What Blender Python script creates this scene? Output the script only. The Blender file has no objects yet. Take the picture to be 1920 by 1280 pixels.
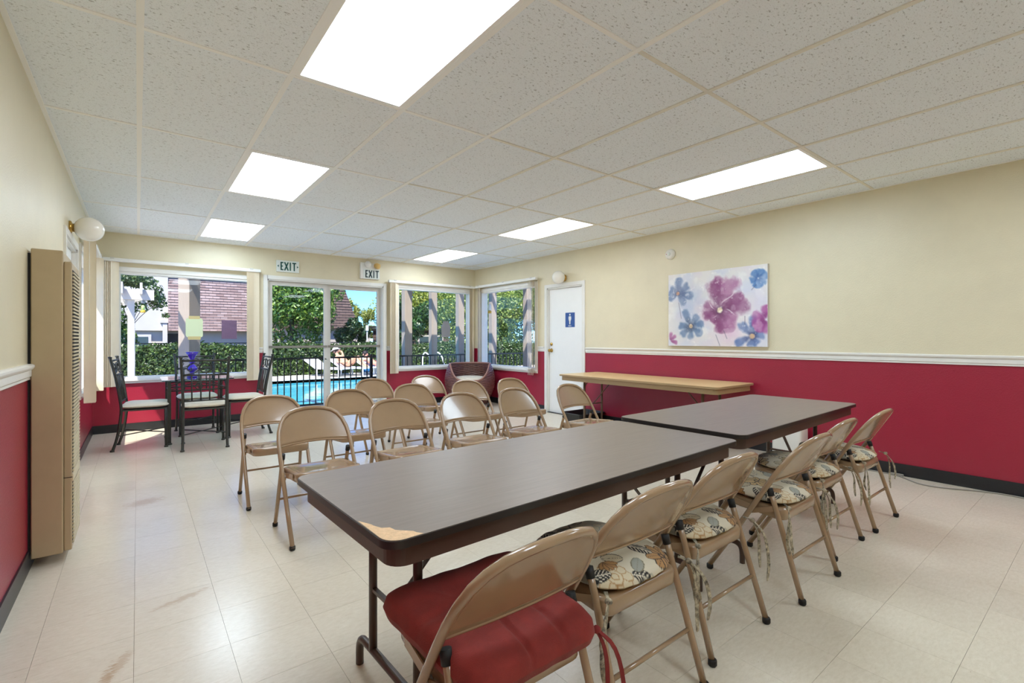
import bpy, bmesh, math, random
import numpy as np
from mathutils import Vector, Matrix

random.seed(7)
rng = np.random.default_rng(7)
SC = bpy.context.scene
COL = SC.collection
PI = math.pi

# ------------------------------------------------------------------ camera
cam_d = bpy.data.cameras.new('camera')
cam = bpy.data.objects.new('camera', cam_d)
COL.objects.link(cam)
cam.location = (0.0, 0.0, 1.19)
cam.rotation_euler = (PI / 2, 0, -math.radians(37.97))
cam_d.sensor_width = 36.0
cam_d.lens = 36.0 * 899.6 / 1920.0
cam_d.shift_y = -5.5 / 1920.0
cam_d.clip_start = 0.05
cam_d.clip_end = 300
SC.camera = cam

# ------------------------------------------------------------------ world, sun, exposure
W = bpy.data.worlds.new('sky')
SC.world = W
W.use_nodes = True
wn = W.node_tree.nodes
wl = W.node_tree.links
bg = wn['Background']
sky = wn.new('ShaderNodeTexSky')
sky.sky_type = 'NISHITA'
sky.sun_disc = False
sky.sun_elevation = math.radians(55)
sky.sun_rotation = math.radians(218)
sky.air_density = 1.0
sky.dust_density = 0.2
sky.ozone_density = 5.0
sky.altitude = 1500
tint = wn.new('ShaderNodeMix'); tint.data_type = 'RGBA'; tint.blend_type = 'MULTIPLY'
tint.inputs[0].default_value = 1.0; tint.inputs[7].default_value = (0.40, 0.74, 1.20, 1)
wl.new(sky.outputs['Color'], tint.inputs[6])
wl.new(tint.outputs[2], bg.inputs['Color'])
bg.inputs['Strength'].default_value = 0.27

sun_d = bpy.data.lights.new('sun', 'SUN')
sun_d.energy = 7.0
sun_d.angle = math.radians(0.6)
sun_d.color = (1.0, 0.96, 0.88)
sun = bpy.data.objects.new('sun', sun_d)
COL.objects.link(sun)
sun.location = (-6, -6, 14)
sun.rotation_euler = Vector((1.0, 1.25, -2.3)).to_track_quat('-Z', 'Y').to_euler()

SC.view_settings.view_transform = 'Standard'
SC.view_settings.look = 'None'
SC.view_settings.gamma = 1.0
SC.view_settings.exposure = 0.42
SC.view_settings.use_curve_mapping = False
SC.cycles.sample_clamp_indirect = 4.0
SC.cycles.max_bounces = 14
SC.cycles.diffuse_bounces = 8
SC.cycles.caustics_reflective = False
LAMP = 10.2            # radiance of the ceiling panels

# ------------------------------------------------------------------ room numbers
L, R, B, FR, CZ = -0.445, 5.23, 7.88, -3.0, 2.533
RAIL0, RAIL1 = 0.98, 1.06

# ------------------------------------------------------------------ helpers
def lin(c):
    c = c / 255.0
    return c / 12.92 if c <= 0.04045 else ((c + 0.055) / 1.055) ** 2.4

def rgb(r, g, b):
    return (lin(r), lin(g), lin(b), 1.0)

MATS = {}

def pmat(name, col, rough=0.5, metal=0.0, spec=0.5, var=None, bump=None, emit=0.0, coat=0.0, stretch=None, alpha=1.0, sheen=0.0):
    m = bpy.data.materials.new(name)
    m.use_nodes = True
    n, l = m.node_tree.nodes, m.node_tree.links
    p = n['Principled BSDF']
    c = rgb(*col)
    p.inputs['Base Color'].default_value = c
    p.inputs['Roughness'].default_value = rough
    p.inputs['Metallic'].default_value = metal
    p.inputs['Specular IOR Level'].default_value = spec
    p.inputs['Coat Weight'].default_value = coat
    p.inputs['Sheen Weight'].default_value = sheen
    geo = n.new('ShaderNodeNewGeometry')
    src = geo.outputs['Position']
    if stretch:
        mp = n.new('ShaderNodeMapping')
        mp.inputs['Scale'].default_value = stretch
        l.new(src, mp.inputs['Vector'])
        src = mp.outputs['Vector']
    if var:
        sc, amt = var[0], var[1]
        t = n.new('ShaderNodeTexNoise')
        t.inputs['Scale'].default_value = sc
        t.inputs['Detail'].default_value = 5
        t.inputs['Roughness'].default_value = 0.65
        l.new(src, t.inputs['Vector'])
        r = n.new('ShaderNodeMapRange')
        r.inputs['From Min'].default_value = 0.3
        r.inputs['From Max'].default_value = 0.7
        l.new(t.outputs['Fac'], r.inputs['Value'])
        mx = n.new('ShaderNodeMix')
        mx.data_type = 'RGBA'
        c2 = rgb(*var[2]) if len(var) > 2 else tuple(min(1, v * (1 + amt)) for v in c[:3]) + (1,)
        c1 = c if len(var) > 2 else tuple(v * (1 - amt) for v in c[:3]) + (1,)
        mx.inputs[6].default_value = c1
        mx.inputs[7].default_value = c2
        l.new(r.outputs['Result'], mx.inputs[0])
        l.new(mx.outputs[2], p.inputs['Base Color'])
    if bump:
        t = n.new('ShaderNodeTexNoise')
        t.inputs['Scale'].default_value = bump[0]
        t.inputs['Detail'].default_value = 4
        l.new(src, t.inputs['Vector'])
        bp = n.new('ShaderNodeBump')
        bp.inputs['Strength'].default_value = bump[1]
        bp.inputs['Distance'].default_value = bump[2] if len(bump) > 2 else 0.01
        l.new(t.outputs['Fac'], bp.inputs['Height'])
        l.new(bp.outputs['Normal'], p.inputs['Normal'])
    if emit:
        p.inputs['Emission Color'].default_value = c
        p.inputs['Emission Strength'].default_value = emit
    MATS[name] = m
    return m

def link_set(o):
    COL.objects.link(o)
    return o

class MB:
    """collects primitives and builds one mesh"""
    def __init__(s):
        s.v, s.f, s.sm, s.mi = [], [], [], []
    def add(s, verts, faces, smooth=False, mi=0):
        o = len(s.v)
        s.v.extend([tuple(map(float, p)) for p in verts])
        for f in faces:
            s.f.append(tuple(i + o for i in f)); s.sm.append(smooth); s.mi.append(mi)
        return s
    def box(s, x0, x1, y0, y1, z0, z1, mi=0, M=None):
        v = [(x0,y0,z0),(x1,y0,z0),(x1,y1,z0),(x0,y1,z0),(x0,y0,z1),(x1,y0,z1),(x1,y1,z1),(x0,y1,z1)]
        if M is not None: v = [tuple(M @ Vector(p)) for p in v]
        return s.add(v, [(0,3,2,1),(4,5,6,7),(0,1,5,4),(1,2,6,5),(2,3,7,6),(3,0,4,7)], False, mi)
    def bbox(s, x0, x1, y0, y1, z0, z1, b=0.004, mi=0):
        """box with chamfered edges"""
        bm = bmesh.new()
        r = bmesh.ops.create_cube(bm, size=1.0)
        for q in bm.verts:
            q.co = Vector(((x0+x1)/2 + q.co.x*(x1-x0), (y0+y1)/2 + q.co.y*(y1-y0), (z0+z1)/2 + q.co.z*(z1-z0)))
        bmesh.ops.bevel(bm, geom=list(bm.edges), offset=b, segments=2, affect='EDGES', profile=0.5)
        bm.verts.index_update()
        s.add([q.co for q in bm.verts], [[q.index for q in f.verts] for f in bm.faces], False, mi)
        bm.free()
        return s
    def bar(s, a, b, w, h, up=(0,0,1), mi=0):
        a, b = Vector(a), Vector(b)
        d = (b - a).normalized(); u = Vector(up)
        r = d.cross(u)
        if r.length < 1e-5: r = d.cross(Vector((1,0,0)))
        r.normalize(); u = r.cross(d).normalized()
        vs = []
        for p in (a, b):
            for sx, sz in ((-1,-1),(1,-1),(1,1),(-1,1)):
                vs.append(p + r*(sx*w/2) + u*(sz*h/2))
        return s.add(vs, [(0,1,2,3),(7,6,5,4),(0,4,5,1),(1,5,6,2),(2,6,7,3),(3,7,4,0)], False, mi)
    def tube(s, pts, r, n=8, caps=True, closed=False, mi=0, flat=1.0):
        P = [Vector(p) for p in pts]
        k = len(P)
        rr = r if isinstance(r, (list, tuple)) else [r]*k
        T = []
        for i in range(k):
            if closed: t = P[(i+1)%k] - P[i-1]
            else: t = P[min(i+1,k-1)] - P[max(i-1,0)]
            T.append(t.normalized())
        up = Vector((0,0,1)) if abs(T[0].z) < 0.9 else Vector((1,0,0))
        nv = T[0].cross(up).normalized()
        vs = []
        for i in range(k):
            nv = (nv - T[i]*nv.dot(T[i])).normalized()
            bv = T[i].cross(nv)
            for j in range(n):
                a = 2*PI*j/n
                vs.append(P[i] + (nv*math.cos(a) + bv*(math.sin(a)*flat))*rr[i])
        fs = []
        for i in range(k if closed else k-1):
            a, b = i*n, ((i+1)%k)*n
            for j in range(n):
                j2 = (j+1)%n
                fs.append((a+j, a+j2, b+j2, b+j))
        s.add(vs, fs, True, mi)
        if caps and not closed:
            o = len(s.v) - len(vs)
            s.f.append(tuple(o+j for j in reversed(range(n)))); s.sm.append(False); s.mi.append(mi)
            s.f.append(tuple(o+(k-1)*n+j for j in range(n))); s.sm.append(False); s.mi.append(mi)
        return s
    def lathe(s, prof, n=24, c=(0,0,0), mi=0, axis='z', caps=True):
        vs, fs = [], []
        for (r, z) in prof:
            for j in range(n):
                a = 2*PI*j/n
                p = (r*math.cos(a), r*math.sin(a), z)
                if axis == 'x': p = (p[2], p[0], p[1])
                elif axis == 'y': p = (p[0], p[2], p[1])
                vs.append((p[0]+c[0], p[1]+c[1], p[2]+c[2]))
        for i in range(len(prof)-1):
            for j in range(n):
                j2 = (j+1)%n
                q = (i*n+j, i*n+j2, (i+1)*n+j2, (i+1)*n+j)
                fs.append(q if axis != 'y' else q[::-1])
        s.add(vs, fs, True, mi)
        if caps:
            o = len(s.v) - len(vs)
            if prof[0][0] > 1e-4: s.f.append(tuple(o+j for j in reversed(range(n)))); s.sm.append(False); s.mi.append(mi)
            if prof[-1][0] > 1e-4: s.f.append(tuple(o+(len(prof)-1)*n+j for j in range(n))); s.sm.append(False); s.mi.append(mi)
        return s
    def slab(s, out, z0, z1, mi=0, side=None, smooth_side=True):
        n = len(out)
        vs = [(x,y,z0) for x,y in out] + [(x,y,z1) for x,y in out]
        s.add(vs, [tuple(reversed(range(n))), tuple(range(n,2*n))], False, mi)
        s.add(vs, [(i,(i+1)%n,n+(i+1)%n,n+i) for i in range(n)], smooth_side, mi if side is None else side)
        return s
    def sphere(s, c, r, nu=20, nv=12, mi=0):
        rx, ry, rz = (r,r,r) if not isinstance(r,(tuple,list)) else r
        prof = [(math.sin(PI*i/nv), -math.cos(PI*i/nv)) for i in range(nv+1)]
        vs, fs = [], []
        for (q, z) in prof:
            for j in range(nu):
                a = 2*PI*j/nu
                vs.append((c[0]+rx*q*math.cos(a), c[1]+ry*q*math.sin(a), c[2]+rz*z))
        for i in range(nv):
            for j in range(nu):
                j2 = (j+1)%nu
                fs.append((i*nu+j, i*nu+j2, (i+1)*nu+j2, (i+1)*nu+j))
        return s.add(vs, fs, True, mi)
    def mesh(s, name, mats):
        me = bpy.data.meshes.new(name)
        me.from_pydata(s.v, [], s.f)
        me.polygons.foreach_set('use_smooth', s.sm)
        for m in (mats if isinstance(mats, (list, tuple)) else [mats]):
            me.materials.append(m)
        if any(s.mi): me.polygons.foreach_set('material_index', s.mi)
        me.update()
        return me
    def build(s, name, mats, parent=None, loc=None, rotz=0.0):
        o = bpy.data.objects.new(name, s.mesh(name, mats))
        COL.objects.link(o)
        if parent is not None: o.parent = parent
        if loc is not None: o.location = loc
        if rotz: o.rotation_euler = (0,0,rotz)
        return o

def tag(o, label, cat, group=None):
    o['label'] = label; o['category'] = cat
    if group: o['group'] = group
    return o

def struct(o):
    o['kind'] = 'structure'
    return o

def thing(name, label, cat, loc=(0,0,0), rotz=0.0, group=None):
    o = bpy.data.objects.new(name, None)
    o.empty_display_size = 0.1
    COL.objects.link(o)
    o.location = loc
    o.rotation_euler = (0,0,rotz)
    return tag(o, label, cat, group)

def copy_tree(o, parent=None):
    c = o.copy(); COL.objects.link(c); c.parent = parent
    for ch in list(o.children): copy_tree(ch, c)
    return c

def place(proto, first, loc, rotz, label):
    o = proto if first else copy_tree(proto)
    o.location = loc; o.rotation_euler = (0,0,rotz); o['label'] = label
    return o

def rrect(w, d, r, n=6, cx=0, cy=0):
    pts = []
    for (sx, sy, a0) in ((1,-1,-PI/2),(1,1,0),(-1,1,PI/2),(-1,-1,PI)):
        for i in range(n+1):
            a = a0 + PI/2*i/n
            pts.append((cx+sx*(w/2-r)+r*math.cos(a), cy+sy*(d/2-r)+r*math.sin(a)))
    return pts

def smooth_path(pts, it=2):
    P = [Vector(p) for p in pts]
    for _ in range(it):
        Q = [P[0]]
        for i in range(len(P)-1):
            Q.append(P[i]*0.75 + P[i+1]*0.25); Q.append(P[i]*0.25 + P[i+1]*0.75)
        Q.append(P[-1]); P = Q
    return P

# ------------------------------------------------------------------ materials
WHITE = pmat('white_trim_paint', (228,226,220), 0.4, var=(6,0.03))
DOORW = pmat('white_door_paint', (238,238,236), 0.42, var=(3,0.02))
BLACKB = pmat('black_vinyl_base', (34,35,38), 0.35, var=(9,0.2))
TEE = pmat('white_ceiling_tee', (246,246,244), 0.5)
TEES = pmat('stained_ceiling_tee', (230,227,216), 0.55, var=(5,0.08))
ALU = pmat('painted_aluminium', (208,204,196), 0.38, var=(5,0.03))
TAN = pmat('tan_chair_enamel', (160,133,103), 0.16, spec=0.6, var=(5,0.06), coat=0.35)
RUBBER = pmat('black_rubber', (22,21,20), 0.6)
STEELB = pmat('brown_steel', (72,52,40), 0.35, spec=0.6, var=(8,0.1))
EDGEB = pmat('black_table_edge', (36,31,29), 0.4)
APRON = pmat('brown_apron', (78,56,46), 0.42, var=(9,0.12))
CHIP = pmat('bare_particleboard', (222,186,146), 0.8, var=(60,0.14), bump=(120,0.4))
IRON = pmat('dark_green_black_iron', (58,58,52), 0.42, metal=0.3, var=(14,0.25))
SEATF = pmat('cream_seat_fabric', (214,203,182), 0.85, var=(30,0.05), bump=(220,0.2), sheen=0.2)
BLIND = pmat('beige_blind_vinyl', (230,216,190), 0.5, var=(7,0.03))
BLINDW = pmat('white_blind_vinyl', (232,230,224), 0.5)
HEAT = pmat('tan_heater_enamel', (178,158,124), 0.4, var=(4,0.05))
HEATL = pmat('pale_heater_grille', (206,192,160), 0.45)
DARK = pmat('dark_cavity', (30,26,24), 0.8)
BRASS = pmat('polished_brass', (196,158,84), 0.25, metal=0.9)
GLOBE = pmat('opal_glass_globe', (236,232,222), 0.18, spec=0.6)
PLASW = pmat('white_plastic', (232,230,224), 0.35)
SIGNW = pmat('white_sign_face', (222,228,222), 0.35)
SIGNG = pmat('green_sign_letters', (30,92,84), 0.5)
SIGND = pmat('dark_green_letters', (44,70,72), 0.5)
AMBER = pmat('amber_lamp_shell', (214,176,104), 0.4)
BLUE = pmat('blue_sign', (48,84,150), 0.45)
REDC = pmat('red_cushion_cloth', (130,38,30), 0.85, var=(14,0.16), bump=(420,0.35,0.003), sheen=0.06)
REDT = pmat('red_ribbon', (128,36,34), 0.8, bump=(300,0.2,0.002))
TIEM = pmat('printed_cotton_tie', (206,194,166), 0.85, var=(60,0.5,(40,34,30)))
WICK = pmat('brown_wicker', (124,82,72), 0.32, var=(40,0.35), spec=0.8)
WICKR = pmat('wicker_rim', (150,106,90), 0.4, var=(30,0.2))
PURPLE = pmat('purple_vase_glass', (62,30,190), 0.12, spec=0.8, coat=0.5)
CORD = pmat('grey_cord', (150,146,136), 0.5)
BEIGET = pmat('beige_table_laminate', (214,184,132), 0.35, var=(4,0.05))
BEIGEA = pmat('beige_table_edge', (168,142,104), 0.45)
PAPERY = pmat('pale_green_paper', (222,230,186), 0.7)
PAPERT = pmat('tan_paper_tab', (216,196,136), 0.7)
PAPERP = pmat('purple_paper', (120,92,118), 0.7, var=(40,0.06))
PAPERG = pmat('grey_paper', (130,126,124), 0.7)
FEEDY = pmat('yellow_feeder_base', (226,176,60), 0.4)
BLKP = pmat('black_plastic', (30,31,33), 0.35)

def wall_mat(name, col, bumpamt, rough):
    m = pmat(name, col, rough, spec=0.5, var=(2.5, 0.035), bump=(110, bumpamt, 0.004))
    return m
CREAM = wall_mat('cream_orange_peel_paint', (221,211,182), 0.35, 0.38)
REDW = wall_mat('raspberry_orange_peel_paint', (154,36,58), 0.5, 0.30)

def glass_mat(name, tint=(1,1,1), refl=0.9):
    m = bpy.data.materials.new(name); m.use_nodes = True
    n, l = m.node_tree.nodes, m.node_tree.links
    n.remove(n['Principled BSDF'])
    t = n.new('ShaderNodeBsdfTransparent'); t.inputs['Color'].default_value = (*tint, 1)
    g = n.new('ShaderNodeBsdfGlossy'); g.inputs['Roughness'].default_value = 0.02
    fr = n.new('ShaderNodeLayerWeight'); fr.inputs['Blend'].default_value = 0.5
    pw = n.new('ShaderNodeMath'); pw.operation = 'POWER'; pw.inputs[1].default_value = 4.5
    l.new(fr.outputs['Facing'], pw.inputs[0])
    ml = n.new('ShaderNodeMath'); ml.operation = 'MULTIPLY_ADD'; ml.inputs[1].default_value = 0.9*refl; ml.inputs[2].default_value = 0.02*refl
    mx = n.new('ShaderNodeMixShader')
    l.new(pw.outputs[0], ml.inputs[0]); l.new(ml.outputs[0], mx.inputs[0])
    l.new(t.outputs[0], mx.inputs[1]); l.new(g.outputs[0], mx.inputs[2])
    l.new(mx.outputs[0], n['Material Output'].inputs['Surface'])
    return m
GLASS = glass_mat('window_glass', (0.97,0.98,0.97), 0.8)
GLASST = glass_mat('table_glass', (0.80,0.9,0.88), 1.6)

def lamp_mat(name, col, s):
    m = bpy.data.materials.new(name); m.use_nodes = True
    n, l = m.node_tree.nodes, m.node_tree.links
    p = n['Principled BSDF']
    p.inputs['Base Color'].default_value = (0.8,0.8,0.8,1)
    p.inputs['Roughness'].default_value = 0.4
    p.inputs['Emission Color'].default_value = rgb(*col)
    p.inputs['Emission Strength'].default_value = s
    # prismatic lens: fine bumps
    geo = n.new('ShaderNodeNewGeometry')
    v = n.new('ShaderNodeTexVoronoi'); v.inputs['Scale'].default_value = 70
    b = n.new('ShaderNodeBump'); b.inputs['Strength'].default_value = 0.3
    l.new(geo.outputs['Position'], v.inputs['Vector']); l.new(v.outputs['Distance'], b.inputs['Height'])
    l.new(b.outputs['Normal'], p.inputs['Normal'])
    return m
LENS_W = lamp_mat('lamp_lens_neutral', (230,243,255), LAMP)
LENS_C = lamp_mat('lamp_lens_cool', (218,239,255), LAMP)
LENS_Y = lamp_mat('lamp_lens_warm', (238,246,254), LAMP)

def tile_ceiling_mat():
    m = pmat('fissured_ceiling_tile', (222,221,216), 0.9, spec=0.2)
    n, l = m.node_tree.nodes, m.node_tree.links
    p = n['Principled BSDF']
    geo = n.new('ShaderNodeNewGeometry')
    mp = n.new('ShaderNodeMapping'); mp.inputs['Scale'].default_value = (1.0, 1.9, 1.0)
    l.new(geo.outputs['Position'], mp.inputs['Vector'])
    ns = n.new('ShaderNodeTexNoise'); ns.inputs['Scale'].default_value = 58; ns.inputs['Detail'].default_value = 3
    ns.inputs['Distortion'].default_value = 0.6
    l.new(mp.outputs['Vector'], ns.inputs['Vector'])
    r = n.new('ShaderNodeMapRange'); r.inputs['From Min'].default_value = 0.60; r.inputs['From Max'].default_value = 0.68
    l.new(ns.outputs['Fac'], r.inputs['Value'])
    nf = n.new('ShaderNodeTexNoise'); nf.inputs['Scale'].default_value = 190; nf.inputs['Detail'].default_value = 3
    l.new(geo.outputs['Position'], nf.inputs['Vector'])
    r2 = n.new('ShaderNodeMapRange'); r2.inputs['From Min'].default_value = 0.55; r2.inputs['From Max'].default_value = 0.72
    r2.inputs['To Max'].default_value = 0.5
    l.new(nf.outputs['Fac'], r2.inputs['Value'])
    ad = n.new('ShaderNodeMath'); ad.operation = 'MAXIMUM'
    l.new(r.outputs[0], ad.inputs[0]); l.new(r2.outputs[0], ad.inputs[1])
    mx = n.new('ShaderNodeMix'); mx.data_type = 'RGBA'
    mx.inputs[6].default_value = rgb(240,246,252); mx.inputs[7].default_value = rgb(186,190,194)
    l.new(ad.outputs[0], mx.inputs[0]); l.new(mx.outputs[2], p.inputs['Base Color'])
    b = n.new('ShaderNodeBump'); b.inputs['Strength'].default_value = 0.35; b.inputs['Distance'].default_value = 0.003; b.invert = True
    l.new(ad.outputs[0], b.inputs['Height']); l.new(b.outputs['Normal'], p.inputs['Normal'])
    return m
CTILE = tile_ceiling_mat()

def floor_mat():
    m = pmat('beige_vinyl_tile', (208,198,178), 0.2, spec=0.5)
    n, l = m.node_tree.nodes, m.node_tree.links
    p = n['Principled BSDF']
    geo = n.new('ShaderNodeNewGeometry')
    oi = n.new('ShaderNodeObjectInfo')
    a = n.new('ShaderNodeTexNoise'); a.inputs['Scale'].default_value = 28; a.inputs['Detail'].default_value = 8; a.inputs['Roughness'].default_value = 0.75
    mp = n.new('ShaderNodeMapping'); mp.inputs['Rotation'].default_value = (0,0,0.6); mp.inputs['Scale'].default_value = (1.0,2.6,1)
    l.new(geo.outputs['Position'], mp.inputs['Vector']); l.new(mp.outputs['Vector'], a.inputs['Vector'])
    r = n.new('ShaderNodeMapRange'); r.inputs['From Min'].default_value = 0.35; r.inputs['From Max'].default_value = 0.7
    l.new(a.outputs['Fac'], r.inputs['Value'])
    mx = n.new('ShaderNodeMix'); mx.data_type = 'RGBA'
    mx.inputs[6].default_value = rgb(226,218,200); mx.inputs[7].default_value = rgb(213,203,182)
    l.new(r.outputs[0], mx.inputs[0])
    # brown specks and scuffs
    s = n.new('ShaderNodeTexNoise'); s.inputs['Scale'].default_value = 75; s.inputs['Detail'].default_value = 2
    l.new(mp.outputs['Vector'], s.inputs['Vector'])
    r2 = n.new('ShaderNodeMapRange'); r2.inputs['From Min'].default_value = 0.70; r2.inputs['From Max'].default_value = 0.80; r2.inputs['To Max'].default_value = 0.6
    l.new(s.outputs['Fac'], r2.inputs['Value'])
    mx2 = n.new('ShaderNodeMix'); mx2.data_type = 'RGBA'; mx2.inputs[7].default_value = rgb(150,120,86)
    l.new(r2.outputs[0], mx2.inputs[0]); l.new(mx.outputs[2], mx2.inputs[6])
    st = n.new('ShaderNodeTexNoise'); st.inputs['Scale'].default_value = 1.6; st.inputs['Detail'].default_value = 6
    l.new(geo.outputs['Position'], st.inputs['Vector'])
    r3 = n.new('ShaderNodeMapRange'); r3.inputs['From Min'].default_value = 0.55; r3.inputs['From Max'].default_value = 0.85; r3.inputs['To Max'].default_value = 0.35
    l.new(st.outputs['Fac'], r3.inputs['Value'])
    mx3 = n.new('ShaderNodeMix'); mx3.data_type = 'RGBA'; mx3.inputs[7].default_value = rgb(176,156,124)
    l.new(r3.outputs[0], mx3.inputs[0]); l.new(mx2.outputs[2], mx3.inputs[6])
    col_out = mx3.outputs[2]
    # a few brown scuff marks
    for (sx_, sy_, ang_, ln_, wd_) in ((-0.055,2.26,1.2,0.10,0.025),(-0.09,2.18,1.4,0.12,0.02),(0.04,4.40,0.5,0.13,0.09),(0.16,2.66,0.35,0.12,0.025)):
        mp2 = n.new('ShaderNodeMapping'); mp2.vector_type = 'TEXTURE'
        mp2.inputs['Location'].default_value = (sx_, sy_, 0); mp2.inputs['Rotation'].default_value = (0,0,ang_); mp2.inputs['Scale'].default_value = (ln_, wd_, 1)
        l.new(geo.outputs['Position'], mp2.inputs['Vector'])
        le = n.new('ShaderNodeVectorMath'); le.operation = 'LENGTH'; l.new(mp2.outputs['Vector'], le.inputs[0])
        sb = n.new('ShaderNodeMath'); sb.operation = 'ADD'; l.new(le.outputs['Value'], sb.inputs[0])
        rg = n.new('ShaderNodeMapRange'); rg.inputs['From Min'].default_value = 0.3; rg.inputs['From Max'].default_value = 0.7; rg.inputs['To Min'].default_value = -0.9; rg.inputs['To Max'].default_value = 0.9
        l.new(a.outputs['Fac'], rg.inputs['Value']); l.new(rg.outputs[0], sb.inputs[1])
        rf = n.new('ShaderNodeMapRange'); rf.inputs['From Min'].default_value = 0.5; rf.inputs['From Max'].default_value = 1.1; rf.inputs['To Min'].default_value = 0.42; rf.inputs['To Max'].default_value = 0.0
        l.new(sb.outputs[0], rf.inputs['Value'])
        mm = n.new('ShaderNodeMix'); mm.data_type = 'RGBA'; mm.inputs[7].default_value = rgb(172,134,92)
        l.new(rf.outputs[0], mm.inputs[0]); l.new(col_out, mm.inputs[6]); col_out = mm.outputs[2]
    hs = n.new('ShaderNodeHueSaturation')
    mr = n.new('ShaderNodeMapRange'); mr.inputs['To Min'].default_value = 0.97; mr.inputs['To Max'].default_value = 1.03
    l.new(oi.outputs['Random'], mr.inputs['Value']); l.new(mr.outputs[0], hs.inputs['Value'])
    l.new(col_out, hs.inputs['Color']); l.new(hs.outputs[0], p.inputs['Base Color'])
    rr = n.new('ShaderNodeMapRange'); rr.inputs['To Min'].default_value = 0.20; rr.inputs['To Max'].default_value = 0.255
    l.new(st.outputs['Fac'], rr.inputs['Value']); l.new(rr.outputs[0], p.inputs['Roughness'])
    b = n.new('ShaderNodeBump'); b.inputs['Strength'].default_value = 0.05; b.inputs['Distance'].default_value = 0.003
    nb = n.new('ShaderNodeTexNoise'); nb.inputs['Scale'].default_value = 14
    l.new(geo.outputs['Position'], nb.inputs['Vector']); l.new(nb.outputs['Fac'], b.inputs['Height']); l.new(b.outputs['Normal'], p.inputs['Normal'])
    return m
FLOORM = floor_mat()

def laminate_mat():
    m = pmat('brown_wood_laminate', (126,112,102), 0.38, spec=0.5, var=(9, 0.10), stretch=(0.6,9,1))
    return m
LAM = laminate_mat()

def attr_mat(name, rough=0.7, bump=None, sheen=0.0):
    m = bpy.data.materials.new(name); m.use_nodes = True
    n, l = m.node_tree.nodes, m.node_tree.links
    p = n['Principled BSDF']
    a = n.new('ShaderNodeVertexColor'); a.layer_name = 'print'
    l.new(a.outputs['Color'], p.inputs['Base Color'])
    p.inputs['Roughness'].default_value = rough
    p.inputs['Sheen Weight'].default_value = sheen
    if bump:
        geo = n.new('ShaderNodeNewGeometry'); t = n.new('ShaderNodeTexNoise'); t.inputs['Scale'].default_value = bump[0]
        b = n.new('ShaderNodeBump'); b.inputs['Strength'].default_value = bump[1]; b.inputs['Distance'].default_value = 0.002
        l.new(geo.outputs['Position'], t.inputs['Vector']); l.new(t.outputs['Fac'], b.inputs['Height']); l.new(b.outputs['Normal'], p.inputs['Normal'])
    return m
CANVAS = attr_mat('painted_canvas', 0.6, (500,0.2))
FLORAL = attr_mat('floral_print_cotton', 0.85, (350,0.25), 0.15)

def set_print(me, cols):
    """cols: (nverts,3) srgb 0..1"""
    a = me.color_attributes.new('print', 'FLOAT_COLOR', 'POINT')
    c = np.where(cols <= 0.04045, cols/12.92, ((cols+0.055)/1.055)**2.4)
    out = np.ones((len(cols),4), dtype=np.float32); out[:,:3] = c
    a.data.foreach_set('color', out.ravel())

# ================================================================== ROOM SHELL
def wall(name, a0, a1, opens, axis, p0, p1):
    """wall running along 'x' or 'y' between a0..a1, thickness p0..p1, with rectangular openings"""
    mb = MB()
    As = sorted({a0, a1} | {v for o in opens for v in o[:2]})
    Zs = sorted({0.0, 1.0, CZ + 0.02} | {v for o in opens for v in o[2:]})
    for i in range(len(As)-1):
        for j in range(len(Zs)-1):
            am, zm = (As[i]+As[i+1])/2, (Zs[j]+Zs[j+1])/2
            if any(o[0] < am < o[1] and o[2] < zm < o[3] for o in opens): continue
            mi = 1 if zm < 1.0 else 0
            if axis == 'x': mb.box(As[i],As[i+1],p0,p1,Zs[j],Zs[j+1],mi)
            else: mb.box(p0,p1,As[i],As[i+1],Zs[j],Zs[j+1],mi)
    return struct(mb.build(name, [CREAM, REDW]))

T = 0.14
W1 = (-0.20, 1.36, 0.67, 2.05)      # back wall, left window
DR = (1.52, 3.34, 0.0, 2.08)        # sliding door
W2 = (3.60, 5.13, 0.67, 2.09)       # back wall, right window
W3 = (6.06, 7.68, 0.67, 2.09)       # right wall window (y range)
D3 = (4.99, 5.77, 0.0, 2.0)         # right wall door (y range)
W4 = (6.28, 7.74, 0.65, 2.06)       # left wall window
D4 = (5.03, 5.92, 0.0, 2.0)         # left wall door
wall('wall_back', L-T, R+T, [W1, DR, W2], 'x', B, B+T)
wall('wall_right', FR, B, [W3, D3], 'y', R, R+T)
wall('wall_left', FR, B, [W4, D4], 'y', L-T, L)
wall('wall_front', L-T, R+T, [], 'x', FR-T, FR).data.materials[1] = CREAM  # unseen wall, lower half cream as well to bounce more light

# roof slab with eaves
struct(MB().box(L-0.38, R+0.5, FR-0.4, B+0.45, CZ+0.03, CZ+0.22).build('roof_slab', pmat('roof_felt',(120,112,104),0.9)))

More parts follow.
